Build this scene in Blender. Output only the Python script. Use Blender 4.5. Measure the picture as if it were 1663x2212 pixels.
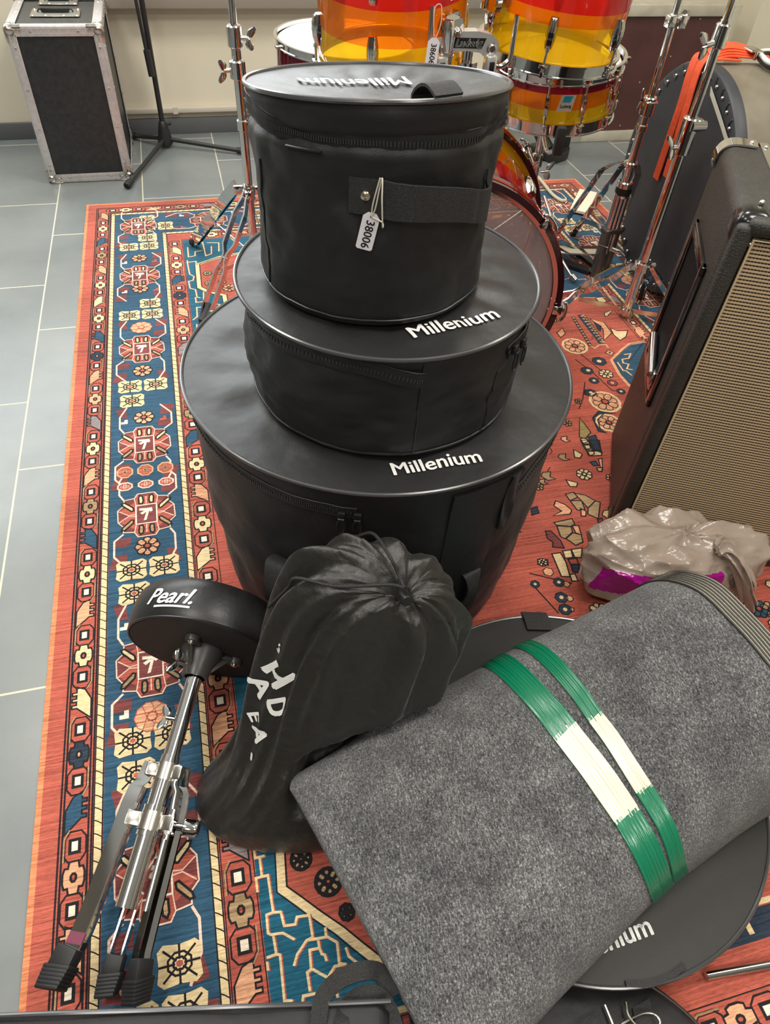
import bpy, bmesh, math, random
from mathutils import Vector, Matrix, noise
from math import sin, cos, pi, radians, sqrt, atan2, exp
random.seed(7)
S = bpy.context.scene
COL = S.collection
for o in list(bpy.data.objects): bpy.data.objects.remove(o)

# ---------------- camera, light, exposure ----------------
cam_d = bpy.data.cameras.new('camera')
cam_d.sensor_fit = 'AUTO'; cam_d.sensor_width = 36.0
cam_d.lens = 1500.49 / 2212 * 36.0
cam_d.clip_start = 0.02
cam = bpy.data.objects.new('camera', cam_d); COL.objects.link(cam)
_r = Vector((0.96858899, -0.24369113, 0.04949742)); _d = Vector((-0.14608227, -0.71870438, -0.67979702)); _f = Vector((0.20123451, 0.65121322, -0.7317281))
_m = Matrix(((_r.x, -_d.x, -_f.x, 0), (_r.y, -_d.y, -_f.y, 0), (_r.z, -_d.z, -_f.z, 1.17), (0, 0, 0, 1)))
cam.matrix_world = _m
S.camera = cam
S.view_settings.view_transform = 'Standard'
S.view_settings.look = 'None'
S.view_settings.gamma = 1.0
S.view_settings.use_curve_mapping = False
S.view_settings.exposure = 0.0
S.render.film_transparent = False
try:
    S.cycles.use_denoising = True
    S.cycles.max_bounces = 10; S.cycles.transparent_max_bounces = 24
    S.cycles.sample_clamp_indirect = 6.0
except Exception: pass

W = bpy.data.worlds.new('world'); S.world = W; W.use_nodes = True
W.node_tree.nodes['Background'].inputs[0].default_value = (0.9, 0.95, 1.0, 1)
W.node_tree.nodes['Background'].inputs[1].default_value = 0.35

def area(name, loc, rot, sx, sy, power, col):
    l = bpy.data.lights.new(name, 'AREA'); l.shape = 'RECTANGLE'; l.size = sx; l.size_y = sy
    l.energy = power; l.color = col
    o = bpy.data.objects.new(name, l); COL.objects.link(o); o.location = loc; o.rotation_euler = rot
    return o
# daylight from the shop window above the low back wall, and the ceiling panels
area('window_daylight', (-0.7, 3.38, 1.60), (radians(-80), 0, 0), 3.0, 1.5, 85, (0.90, 0.96, 1.0))
LP = 25
for i, (x, y) in enumerate(((-0.9, 0.3), (0.9, 0.3), (-0.9, 2.0), (0.9, 2.0), (2.2, 1.2), (-0.9, -1.4), (0.9, -1.4))):
    area('ceiling_lamp', (x, y, 2.66), (0, 0, 0), 0.6, 0.6, LP, (1.0, 0.955, 0.88))

# ---------------- mesh helpers ----------------
class M:
    def __init__(s): s.v = []; s.f = []; s.m = []
    def add(s, vs, fs, mi=0):
        b = len(s.v); s.v += [Vector(v) for v in vs]
        for f in fs: s.f.append([i + b for i in f]); s.m.append(mi)
        return s
    def box(s, c, d, R=None, bev=0.0, seg=2, mi=0):
        bm = bmesh.new(); bmesh.ops.create_cube(bm, size=1.0)
        for v in bm.verts: v.co = Vector((v.co.x * d[0], v.co.y * d[1], v.co.z * d[2]))
        if bev > 0: bmesh.ops.bevel(bm, geom=bm.edges[:], offset=bev, segments=seg, profile=0.5, affect='EDGES', clamp_overlap=True)
        R = R or Matrix.Identity(3); c = Vector(c)
        bm.verts.index_update()
        vs = [R @ v.co + c for v in bm.verts]; fs = [[v.index for v in f.verts] for f in bm.faces]
        bm.free(); return s.add(vs, fs, mi)
    def tube(s, pts, r, n=10, closed=False, mi=0, cap=True, flat=1.0):
        pts = [Vector(p) for p in pts]; k = len(pts)
        rs = r if isinstance(r, (list, tuple)) else [r] * k
        vs = []; prevN = None
        for i, p in enumerate(pts):
            a = pts[(i - 1) % k] if (closed or i > 0) else p
            b = pts[(i + 1) % k] if (closed or i < k - 1) else p
            t = (b - a); t = t.normalized() if t.length > 1e-9 else Vector((0, 0, 1))
            if prevN is None:
                u = Vector((0, 0, 1)) if abs(t.z) < 0.9 else Vector((0, 1, 0))
                N = (u - t * u.dot(t)).normalized()
            else:
                N = prevN - t * prevN.dot(t)
                N = N.normalized() if N.length > 1e-6 else prevN
            prevN = N; B = t.cross(N)
            for j in range(n):
                q = 2 * pi * j / n
                vs.append(p + (N * cos(q) + B * sin(q) * flat) * rs[i])
        fs = []
        for i in range(k if closed else k - 1):
            for j in range(n):
                a = i * n + j; b = i * n + (j + 1) % n; i2 = (i + 1) % k
                fs.append([a, b, i2 * n + (j + 1) % n, i2 * n + j])
        if cap and not closed:
            fs.append(list(range(n))[::-1]); fs.append([(k - 1) * n + j for j in range(n)])
        return s.add(vs, fs, mi)
    def cyl(s, a, b, r, r2=None, n=20, mi=0): return s.tube([a, b], [r, r if r2 is None else r2], n=n, mi=mi)
    def lathe(s, prof, c=(0, 0, 0), axis=(0, 0, 1), n=48, mi=0, closed=False):
        ax = Vector(axis).normalized(); u = Vector((1, 0, 0)) if abs(ax.x) < 0.9 else Vector((0, 1, 0))
        X = (u - ax * u.dot(ax)).normalized(); Y = ax.cross(X); c = Vector(c); vs = []
        for (r, z) in prof:
            for j in range(n):
                q = 2 * pi * j / n; vs.append(c + (X * cos(q) + Y * sin(q)) * max(r, 1e-5) + ax * z)
        fs = []; k = len(prof)
        for i in range(k if closed else k - 1):
            i2 = (i + 1) % k
            for j in range(n): fs.append([i * n + j, i * n + (j + 1) % n, i2 * n + (j + 1) % n, i2 * n + j])
        return s.add(vs, fs, mi)
    def loft(s, rings, closed=True, mi=0, cap0=False, cap1=False):
        n = len(rings[0]); vs = [p for r in rings for p in r]; fs = []
        for i in range(len(rings) - 1):
            for j in range(n if closed else n - 1):
                fs.append([i * n + j, i * n + (j + 1) % n, (i + 1) * n + (j + 1) % n, (i + 1) * n + j])
        if cap0: fs.append(list(range(n))[::-1])
        if cap1: fs.append([(len(rings) - 1) * n + j for j in range(n)])
        return s.add(vs, fs, mi)
    def strip(s, pts, wv, th, nv=None, mi=0):
        """flat band along pts; wv = half width vector(s), th = thickness along nv"""
        rings = []; k = len(pts)
        for i, p in enumerate(pts):
            p = Vector(p); w = Vector(wv[i]) if isinstance(wv, list) else Vector(wv)
            t = Vector(pts[min(i + 1, k - 1)]) - Vector(pts[max(i - 1, 0)])
            nn = Vector(nv[i]) if isinstance(nv, list) else (Vector(nv) if nv else t.cross(w))
            nn = nn.normalized() * th / 2
            rings.append([p - w - nn, p + w - nn, p + w + nn, p - w + nn])
        return s.loft(rings, True, mi, True, True)
    def prism(s, poly, o, X, Y, th, mi=0):
        o = Vector(o); X = Vector(X); Y = Vector(Y); N = X.cross(Y).normalized() * th
        n = len(poly); vs = [o + X * p[0] + Y * p[1] for p in poly]; vs += [v + N for v in vs]
        fs = [list(range(n))[::-1], list(range(n, 2 * n))] + [[i, (i + 1) % n, n + (i + 1) % n, n + i] for i in range(n)]
        return s.add(vs, fs, mi)
    def ball(s, c, r, n=12, mi=0, sc=(1, 1, 1)):
        prof = [(sin(pi * i / n) , -cos(pi * i / n)) for i in range(n + 1)]; t = M().lathe(prof, n=2 * n); c = Vector(c)
        return s.add([Vector((v.x * sc[0], v.y * sc[1], v.z * sc[2])) * r + c for v in t.v], t.f, mi)
    def text(s, body, size, fn, mi=0, bold=0.0, shear=0.0, sub=0, spacing=1.0, flip=False):
        """letters laid on a surface through fn(x, y) -> point"""
        cu = bpy.data.curves.new('t', 'FONT'); cu.body = body; cu.size = size; cu.shear = shear
        cu.align_x = 'CENTER'; cu.align_y = 'CENTER'; cu.resolution_u = 3; cu.space_character = spacing
        ob = bpy.data.objects.new('t', cu); COL.objects.link(ob)
        dg = bpy.context.evaluated_depsgraph_get(); dg.update()
        me = bpy.data.meshes.new_from_object(ob.evaluated_get(dg))
        bm = bmesh.new(); bm.from_mesh(me)
        bmesh.ops.triangulate(bm, faces=bm.faces[:])
        if sub: bmesh.ops.subdivide_edges(bm, edges=bm.edges[:], cuts=sub)
        bm.verts.index_update()
        for dx, dy in (((0, 0),) if bold == 0 else ((-bold, 0), (bold, 0), (0, -bold * .7), (0, bold * .7))):
            s.add([fn(v.co.x + dx, v.co.y + dy) for v in bm.verts], [[v.index for v in (f.verts if not flip else reversed(f.verts))] for f in bm.faces], mi)
        bm.free(); bpy.data.objects.remove(ob); bpy.data.curves.remove(cu); bpy.data.meshes.remove(me)
        return s

def obj(name, m, mats, parent=None, ang=38, label=None, smooth=True):
    if not isinstance(mats, (list, tuple)): mats = [mats]
    me = bpy.data.meshes.new(name)
    off = parent['_abs'] if parent is not None and '_abs' in parent else (0, 0, 0)
    off = Vector(off)
    me.from_pydata([v - off for v in m.v], [], m.f)
    for mt in mats: me.materials.append(mt)
    me.polygons.foreach_set('material_index', m.m)
    bm = bmesh.new(); bm.from_mesh(me); bmesh.ops.recalc_face_normals(bm, faces=bm.faces[:]); bm.to_mesh(me); bm.free()
    if smooth:
        me.polygons.foreach_set('use_smooth', [True] * len(me.polygons))
        try: me.set_sharp_from_angle(angle=radians(ang))
        except Exception: pass
    me.update()
    o = bpy.data.objects.new(name, me); COL.objects.link(o)
    if parent is not None: o.parent = parent; o['_abs'] = list(off)
    else: o['_abs'] = [0, 0, 0]
    if label: o['label'] = label
    return o
def thing(name, label, cat, loc=(0, 0, 0), group=None):
    o = bpy.data.objects.new(name, None); COL.objects.link(o); o.location = loc; o.empty_display_size = 0.05
    o['_abs'] = list(loc); o['label'] = label; o['category'] = cat
    if group: o['group'] = group
    return o
def tag(o, label, cat, group=None):
    o['label'] = label; o['category'] = cat
    if group: o['group'] = group
    return o
def struct(name, m, mats, ang=38): o = obj(name, m, mats, None, ang); o['kind'] = 'structure'; return o
def lerp(a, b, t): return a + (b - a) * t
def spline(pts, n=8, closed=False):
    P = [Vector(p) for p in pts]; k = len(P); out = []
    for i in range(k if closed else k - 1):
        p0 = P[(i - 1) % k] if (closed or i > 0) else P[0]; p1 = P[i]; p2 = P[(i + 1) % k]
        p3 = P[(i + 2) % k] if (closed or i + 2 < k) else P[-1]
        for j in range(n):
            t = j / n; t2 = t * t; t3 = t2 * t
            out.append(0.5 * ((2 * p1) + (p2 - p0) * t + (2 * p0 - 5 * p1 + 4 * p2 - p3) * t2 + (3 * p1 - p0 - 3 * p2 + p3) * t3))
    if not closed: out.append(P[-1])
    return out
def nz(x, y, z, s=1.0): return noise.noise(Vector((x * s, y * s, z * s)))

# ---------------- materials ----------------
def srgb(r, g, b):
    f = lambda c: (c / 255 / 12.92) if c / 255 <= 0.04045 else ((c / 255 + 0.055) / 1.055) ** 2.4
    return (f(r), f(g), f(b), 1)
class N:
    def __init__(s, name):
        s.mat = bpy.data.materials.new(name); s.mat.use_nodes = True; s.t = s.mat.node_tree
        s.n = s.t.nodes; s.l = s.t.links; s.b = s.n['Principled BSDF']; s.out = s.n['Material Output']
    def new(s, ty, **k):
        x = s.n.new(ty)
        for a, v in k.items(): setattr(x, a, v)
        return x
    def link(s, a, b): s.l.new(a, b)
    def coord(s, scale=(1, 1, 1), kind='Object', loc=(0, 0, 0), rot=(0, 0, 0)):
        tc = s.new('ShaderNodeTexCoord'); mp = s.new('ShaderNodeMapping')
        mp.inputs['Scale'].default_value = scale; mp.inputs['Location'].default_value = loc; mp.inputs['Rotation'].default_value = rot
        s.link(tc.outputs[kind], mp.inputs[0]); return mp.outputs[0]
    def noise(s, vec, scale, detail=2, rough=0.5):
        x = s.new('ShaderNodeTexNoise'); x.inputs['Scale'].default_value = scale; x.inputs['Detail'].default_value = detail
        x.inputs['Roughness'].default_value = rough
        if vec is not None: s.link(vec, x.inputs['Vector'])
        return x.outputs[0]
    def ramp(s, fac, stops):
        x = s.new('ShaderNodeValToRGB'); e = x.color_ramp.elements
        while len(e) < len(stops): e.new(0.5)
        for i, (p, c) in enumerate(stops): e[i].position = p; e[i].color = c if len(c) == 4 else (*c, 1)
        s.link(fac, x.inputs[0]); return x.outputs[0]
    def mix(s, fac, a, b, mode='MIX'):
        x = s.new('ShaderNodeMix', data_type='RGBA', blend_type=mode)
        for sock, v in ((x.inputs[0], fac), (x.inputs[6], a), (x.inputs[7], b)):
            if hasattr(v, 'is_linked'): s.link(v, sock)
            else: sock.default_value = v
        return x.outputs[2]
    def math(s, op, a, b=None, c=None):
        x = s.new('ShaderNodeMath', operation=op)
        for i, v in enumerate((a, b, c)):
            if v is None: continue
            if hasattr(v, 'is_linked'): s.link(v, x.inputs[i])
            else: x.inputs[i].default_value = v
        return x.outputs[0]
    def bump(s, h, st=0.3, dist=0.002, normal=None):
        x = s.new('ShaderNodeBump'); x.inputs['Strength'].default_value = st; x.inputs['Distance'].default_value = dist
        s.link(h, x.inputs['Height'])
        if normal is not None: s.link(normal, x.inputs['Normal'])
        s.link(x.outputs[0], s.b.inputs['Normal']); return x.outputs[0]
    def set(s, **k):
        mp = dict(color='Base Color', rough='Roughness', metal='Metallic', spec='Specular IOR Level', sheen='Sheen Weight', coat='Coat Weight', alpha='Alpha', trans='Transmission Weight', ior='IOR', sheenr='Sheen Roughness', coatr='Coat Roughness', aniso='Anisotropic')
        for a, v in k.items():
            i = s.b.inputs[mp[a]]
            if hasattr(v, 'is_linked'): s.link(v, i)
            else: i.default_value = v
        return s
def simple(name, col, rough=0.5, metal=0.0, spec=0.5, **k):
    n = N(name); n.set(color=col, rough=rough, metal=metal, spec=spec, **k); return n.mat
def noisy(name, c1, c2, scale=30, rough=0.6, bump=0.0, bscale=200, metal=0.0, spec=0.5, bdist=0.001, **k):
    n = N(name); v = n.coord()
    n.set(color=n.mix(n.ramp(n.noise(v, scale, 4), [(0.35, (0, 0, 0)), (0.65, (1, 1, 1))]), c1, c2), rough=rough, metal=metal, spec=spec, **k)
    if bump: n.bump(n.noise(v, bscale, 3), bump, bdist)
    return n.mat

def fabric(name, c1, c2, rough=0.7, spec=0.35, fold=0.25, fscale=9.0, weave=900, sheen=0.0):
    n = N(name); v = n.coord()
    big = n.noise(v, fscale, 3, 0.55); fine = n.noise(v, weave, 1); mid = n.noise(v, 60, 3)
    n.set(color=n.mix(fine, c1, c2), rough=rough, spec=spec, sheen=sheen, sheenr=.35)
    h = n.math('ADD', n.math('MULTIPLY', big, 1.0), n.math('ADD', n.math('MULTIPLY', fine, 0.045), n.math('MULTIPLY', mid, 0.06)))
    n.bump(h, fold, 0.02)
    return n.mat
BLACKFAB = fabric('black_polyester', (0.007, 0.0072, 0.0075, 1), (0.017, 0.0172, 0.018, 1), 0.50, 0.4, 0.28, sheen=.03)
BLACKTOP = fabric('black_polyester_lid_lit', (0.009, 0.0092, 0.0095, 1), (0.022, 0.0225, 0.023, 1), 0.42, 0.5, 0.22, sheen=.07)  # lit copy of the bag cloth: the lid's window sheen lightens its colour
SATIN = fabric('black_satin_nylon', (0.012, 0.012, 0.0105, 1), (0.025, 0.0245, 0.0215, 1), 0.34, 0.6, 0.42, 15.0, sheen=.14)
WEB = noisy('black_webbing', (0.008, 0.008, 0.008, 1), (0.03, 0.03, 0.03, 1), 700, 0.7, 0.6, 900)
PIPING = simple('grey_piping', (0.05, 0.05, 0.052, 1), 0.22, 0.0, 0.9)
BLACKPL = simple('black_plastic', (0.012, 0.012, 0.012, 1), 0.35)
RUBBER = simple('black_rubber', (0.014, 0.014, 0.014, 1), 0.55)
VINYL = noisy('black_vinyl', (0.012, 0.012, 0.012, 1), (0.018, 0.018, 0.018, 1), 40, 0.38, 0.25, 160)
def metal(name, c, r, sc=25):
    n = N(name); v = n.coord(); n.set(color=c, metal=1.0, rough=n.math('MULTIPLY_ADD', n.noise(v, sc, 3), 0.05, r)); return n.mat
CHROME = metal('chrome', (0.70, 0.70, 0.69, 1), 0.045)
STEEL = metal('nickel_steel', (0.62, 0.60, 0.55, 1), 0.22)
ALU = noisy('brushed_aluminium', (0.60, 0.57, 0.57, 1), (0.70, 0.67, 0.66, 1), 80, 0.42, 0.0, metal=0.75)
WHITEINK = simple('white_print', srgb(225, 225, 222), 0.55)
PAPER = simple('white_card', srgb(226, 222, 228), 0.6)
INK = simple('black_ink', (0.012, 0.012, 0.012, 1), 0.6)
STRING = simple('white_string', srgb(220, 214, 200), 0.8)
CREAM = noisy('cream_wall_paint', srgb(222, 214, 192), srgb(226, 218, 197), 3, 0.75, 0.1, 300)
WHITEC = simple('white_ceiling_paint', (0.8, 0.8, 0.78, 1), 0.8)
SKIRT = simple('dark_grey_skirting', srgb(92, 94, 96), 0.5)
GREYTRIM = simple('grey_trim', srgb(196, 190, 178), 0.6)
# ---------------- the room ----------------
def floor_mat():
    n = N('slate_tile'); tc = n.new('ShaderNodeTexCoord'); sp = n.new('ShaderNodeSeparateXYZ'); n.link(tc.outputs['Object'], sp.inputs[0])
    cb = n.new('ShaderNodeCombineXYZ')
    n.link(n.math('SUBTRACT', sp.outputs[1], 0.403), cb.inputs[0]); n.link(n.math('ADD', sp.outputs[0], 0.4925), cb.inputs[1])
    br = n.new('ShaderNodeTexBrick', offset=0.432, offset_frequency=2, squash=1.0)
    n.link(cb.outputs[0], br.inputs['Vector'])
    br.inputs['Scale'].default_value = 1.0; br.inputs['Brick Width'].default_value = 0.6; br.inputs['Row Height'].default_value = 0.3065
    br.inputs['Mortar Size'].default_value = 0.0022; br.inputs['Mortar Smooth'].default_value = 0.1
    br.inputs['Color1'].default_value = srgb(126, 130, 128); br.inputs['Color2'].default_value = srgb(117, 122, 122); br.inputs['Mortar'].default_value = srgb(205, 196, 176)
    v = n.coord(); cl = n.noise(v, 3.0, 6, 0.6)
    tint = n.ramp(cl, [(0.3, (0.82, 0.84, 0.86)), (0.7, (1.12, 1.12, 1.10))])
    n.set(color=n.mix(1.0, br.outputs[0], tint, 'MULTIPLY'), rough=n.math('MULTIPLY_ADD', br.outputs['Fac'], 0.35, n.math('MULTIPLY_ADD', n.noise(v, 9, 4), 0.16, 0.22)), spec=0.45)
    n.bump(n.math('ADD', n.math('MULTIPLY', br.outputs['Fac'], -0.6), n.math('MULTIPLY', n.noise(v, 60, 4), 0.12)), 0.25, 0.002)
    return n.mat
struct('floor', M().box((0.4, 0.6, -0.05), (6.4, 6.4, 0.1)), floor_mat())
struct('wall_back', M().box((0.4, 3.53, 1.35), (6.6, 0.1, 2.7)), CREAM)
DIM = noisy('taupe_reflection_wall', srgb(96, 88, 80), srgb(106, 98, 88), 2, .8)  # dark tone on unseen walls, added to deepen chrome reflections and cut ambient light
struct('wall_left', M().box((-2.85, 0.6, 1.35), (0.1, 6.0, 2.7)), DIM)
struct('wall_right', M().box((3.65, 0.6, 1.35), (0.1, 6.0, 2.7)), CREAM)
struct('wall_front', M().box((0.4, -2.55, 1.35), (6.6, 0.1, 2.7)), DIM)
struct('ceiling', M().box((0.4, 0.6, 2.75), (6.6, 6.4, 0.1)), WHITEC)
struct('baseboard_back', M().box((-0.6, 3.472, 0.032), (4.4, 0.016, 0.064), bev=0.002), SKIRT)
struct('trim_1', M().box((0.9, 3.466, 0.098), (2.28, 0.028, 0.02), bev=0.003).box((-0.02, 3.460, 0.098), (0.02, 0.02, 0.026)), simple('trunking', srgb(208, 200, 184), 0.5))
struct('trim_shade_band', M().box((0.55, 3.44, 0.52), (1.75, 0.08, 0.09), bev=0.004), simple('shade_grey', srgb(150, 142, 130), .6))  # added band; its darker grey paints in the shading under something above
# pilaster and the return of the wall on the right
struct('trim_3', M().box((2.72, 3.40, 1.35), (0.16, 0.18, 2.7)).box((3.2, 3.36, 1.35), (0.62, 0.24, 2.7)), CREAM)

# ---------------- low cupboard door in the back wall ----------------
DOORB = noisy('dark_oxblood_board', srgb(74, 42, 40), srgb(84, 50, 47), 8, 0.45, 0.05, 90)
FRAMEG = noisy('pale_grey_frame', srgb(178, 172, 154), srgb(192, 186, 170), 20, 0.5)
cb = thing('wall_cupboard', 'low wall cupboard with oxblood brown panel in a pale grey frame', 'cupboard', (1.76, 3.2, 0))
m = M()
X0, X1, Z1, YF = 1.765, 2.44, 0.536, 3.17
fw = 0.042
for (a, b, z0, z1) in ((X0, X0 + fw, 0, Z1), (X1 - fw, X1, 0, Z1), (X0 + fw, X1 - fw, 0.0, fw), (X0 + fw, X1 - fw, Z1 - fw, Z1)):
    m.box(((a + b) / 2, YF + 0.02, (z0 + z1) / 2), (b - a, 0.04, z1 - z0), bev=0.004)
obj('frame', m, FRAMEG, cb)
obj('carcass', M().box(((X0 + X1) / 2, (YF + 3.48) / 2 + 0.02, Z1 / 2), (X1 - X0, 3.44 - YF, Z1)), FRAMEG, cb)
m = M().box(((X0 + X1) / 2, YF + 0.026, Z1 / 2), (X1 - X0 - 2 * fw, 0.02, Z1 - 2 * fw))
for (px, pz) in ((0.06, 0.02), (0.2, 0.02), (0.35, 0.02), (0.15, 0.28), (0.24, 0.2), (0.12, 0.22), (0.36, 0.3), (0.45, 0.44), (0.06, 0.35), (0.5, 0.12)):
    m.ball((X0 + fw + px, YF + 0.016, fw + pz), 0.0035, 5, mi=1, sc=(1, 0.5, 1))
obj('panel', m, [DOORB, STEEL], cb)

# ---------------- the rug ----------------
RUGC = dict(red=(176, 90, 75), edge=(214, 132, 92), maroon=(122, 66, 64), blue=(50, 82, 104), teal=(36, 92, 114), navy=(48, 58, 72), cream=(222, 198, 152),
            tan=(168, 140, 104), peach=(214, 158, 122), pink=(236, 200, 180), black=(38, 36, 38), white=(232, 218, 196), olive=(150, 132, 84), grey=(140, 128, 128))
RN = list(RUGC)
def rug_mat(nm):
    c = srgb(*RUGC[nm]); n = N('rug_' + nm); v = n.coord((6, 260, 1)); v2 = n.coord((1, 1, 1)); v3 = n.coord((90, 700, 1))
    a = n.noise(v, 1.0, 3, 0.6); b = n.noise(v2, 7, 4); w = n.noise(v3, 1.0, 2)
    k = 1.0 if nm not in ('black', 'white', 'cream', 'pink') else 0.55
    f = n.math('ADD', n.math('MULTIPLY', n.math('SUBTRACT', a, 0.5), 1.9 * k), n.math('ADD', n.math('MULTIPLY', n.math('SUBTRACT', b, 0.5), 0.9 * k), n.math('MULTIPLY', n.math('SUBTRACT', w, 0.5), 1.1)))
    g = n.math('ADD', f, 1.0)
    cb_ = n.new('ShaderNodeCombineColor'); [n.link(g, cb_.inputs[i]) for i in range(3)]
    n.set(color=n.mix(1.0, c, cb_.outputs[0], 'MULTIPLY'), rough=0.92, spec=0.12, sheen=0.12)
    n.bump(n.math('ADD', w, n.math('MULTIPLY', a, 0.6)), 0.5, 0.0015)
    return n.mat
RM = M()
RZ = 0.0062
RX0, RX1, RY0, RY1 = -0.387, 1.593, -0.30, 2.762
_zc = [0]
def zc(): _zc[0] += 1; return (_zc[0] % 97) * 1.1e-6
def rp(pts, c, lay, T=None):
    z = RZ + lay * 0.00012 + zc()
    vs = [(*(T(x, y) if T else (x, y)), z) for x, y in pts]
    n = len(vs); ar = sum(vs[i][0] * vs[(i + 1) % n][1] - vs[(i + 1) % n][0] * vs[i][1] for i in range(n))
    idx = list(range(n)) if ar > 0 else list(range(n))[::-1]
    RM.add(vs, [idx], RN.index(c))
def rl(pts, w, c, lay, T=None, closed=False, jit=0.0):
    P = [Vector((*(T(x, y) if T else (x, y)), 0)) for x, y in pts]; k = len(P); z = RZ + lay * 0.00012 + zc()
    L = []; R_ = []
    for i in range(k):
        a = P[(i - 1) % k] if (closed or i) else P[i]; b = P[(i + 1) % k] if (closed or i < k - 1) else P[i]
        t1 = (P[i] - a); t2 = (b - P[i])
        t1 = t1.normalized() if t1.length > 1e-9 else t2.normalized(); t2 = t2.normalized() if t2.length > 1e-9 else t1
        n1 = Vector((-t1.y, t1.x, 0)); n2 = Vector((-t2.y, t2.x, 0)); nn = n1 + n2
        nn = nn.normalized() if nn.length > 1e-6 else n1
        s = w / 2 / max(0.5, nn.dot(n1))
        j = random.uniform(-jit, jit)
        L.append(P[i] + nn * (s + j)); R_.append(P[i] - nn * (s - j))
    vs = []; fs = []
    for i in range(k): vs += [(L[i].x, L[i].y, z), (R_[i].x, R_[i].y, z)]
    for i in range(k if closed else k - 1):
        i2 = (i + 1) % k; fs.append([2 * i + 1, 2 * i2 + 1, 2 * i2, 2 * i])
    RM.add(vs, fs, RN.index(c))
def ngon(cx, cy, rx, ry, n=8, ph=None): ph = pi / n if ph is None else ph; return [(cx + rx * cos(ph + 2 * pi * i / n), cy + ry * sin(ph + 2 * pi * i / n)) for i in range(n)]
def poly_o(pts, c, oc, w, lay, T=None): rp(pts, c, lay, T); rl(pts, w * (1.65 if oc == 'black' else 1.2), oc, lay + 1, T, True)
def rosette(cx, cy, rx, ry, c, oc, core, lay, T=None, k=8, w=0.0016):
    for i in range(k):
        a = 2 * pi * i / k; d = 0.64
        pts = [(cx + rx * (d * cos(a) + 0.36 * cos(a + b) * (1 if abs(cos(b)) > 0.5 else 0.75)), cy + ry * (d * sin(a) + 0.36 * sin(a + b) * (1 if abs(cos(b)) > 0.5 else 0.75))) for b in [2 * pi * q / 8 for q in range(8)]]
        poly_o(pts, c, oc, w, lay + 2 * (i % 2), T)
    poly_o(ngon(cx, cy, rx * 0.26, ry * 0.26, 8), core, oc, w, lay + 5, T)
def cream_square(cx, cy, rx, ry, lay, T=None):
    q = 0.28
    pts = [(-1, -1 + q), (-1 + q, -1), (-q * 0.4, -0.92), (0, -0.84), (q * 0.4, -0.92), (1 - q, -1), (1, -1 + q), (0.93, 0), (1, 1 - q), (1 - q, 1), (0, 0.88), (-1 + q, 1), (-1, 1 - q), (-0.93, 0)]
    rp([(cx + rx * x, cy + ry * y) for x, y in pts], 'cream', lay, T)
    w = 0.0030
    for i in range(8):
        a = 2 * pi * i / 8; l = 0.93 if i % 2 == 0 else 1.05
        rl([(cx + rx * 0.2 * cos(a), cy + ry * 0.2 * sin(a)), (cx + rx * l * cos(a), cy + ry * l * sin(a))], w, 'black', lay + 1, T)
    rl(ngon(cx, cy, rx * 0.56, ry * 0.56, 8), w, 'black', lay + 2, T, True)
    rl(ngon(cx, cy, rx * 0.30, ry * 0.30, 8), w, 'black', lay + 2, T, True)
    rp(ngon(cx, cy, rx * 0.17, ry * 0.17, 6), 'red', lay + 3, T)
def medallion(cx, cy, rx, ry, lay, T=None, d=1):
    out = [(-1, .30), (-.98, -.25), (-.78, -.5), (-.8, -.72), (-.42, -.78), (-.30, -1), (.30, -1), (.42, -.8), (.8, -.74), (.8, -.48), (1, -.28), (.98, .28), (.8, .5), (.78, .74), (.42, .8), (.3, 1), (-.3, 1), (-.42, .8), (-.78, .76), (-.78, .5)]
    P = lambda l: [(cx + rx * x, cy + ry * y * d) for x, y in l]
    rp(P(out), 'maroon', lay, T)
    for sx in (-1, 1):
        rp(P([(sx * .42, -.62), (sx * .98, -.2), (sx * .95, .25), (sx * .42, .62), (sx * .36, 0)]), 'red', lay + 1, T)
        rp(P([(sx * .62, 0), (sx * .97, -.2), (sx * .95, .24)]), 'maroon', lay + 2, T)
    rp(P([(-.42, .46), (.42, .46), (.36, .97), (0, .84), (-.36, .97)]), 'red', lay + 1, T); rp(P([(-.42, -.46), (.42, -.46), (.36, -.97), (0, -.84), (-.36, -.97)]), 'red', lay + 1, T)
    rl(P(out), 0.0024, 'pink', lay + 3, T, True)
    for sx in (-1, 1):
        for sy in (-1, 1):
            for leaf in ([(.14, .5), (.10, .62), (.12, .84), (.22, .9), (.27, .8), (.25, .52)], [(.44, .22), (.52, .2), (.82, .5), (.86, .62), (.76, .64), (.46, .36)]):
                poly_o(P([(sx * x, sy * y) for x, y in leaf]), 'cream' if sy > 0 else 'tan', 'black', 0.0022, lay + 4, T)
            rl(P([(sx * .36, sy * .44), (sx * .42, sy * .8)]), 0.002, 'pink', lay + 4, T)
            rl(P([(sx * .36, sy * .05), (sx * .62, sy * .02), (sx * .95, sy * .26)]), 0.002, 'pink', lay + 4, T)
    rl(P([(0, .46), (0, .84)]), 0.0018, 'pink', lay + 4, T); rl(P([(0, -.46), (0, -.84)]), 0.0018, 'pink', lay + 4, T)
    poly_o(P([(-.36, -.43), (.36, -.43), (.36, .43), (-.36, .43)]), 'maroon', 'white', 0.0024, lay + 6, T)
    rp(P([(-.24, .28), (.02, .26), (.2, .26), (.22, .1), (.14, .06), (.1, .12), (0, -.28), (-.1, -.3), (.0, .08), (-.14, -.02), (-.22, .06), (-.06, .16), (-.24, .18)]), 'white', lay + 8, T)
def leafpair(cx, cy, lay, T, w, s):
    rp([(cx - s * 0.0, cy - .03), (cx + s * .03, cy - .032), (cx + s * .03, cy + .0), (cx + s * .012, cy + .008), (cx, cy)], 'maroon', lay, T)
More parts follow.
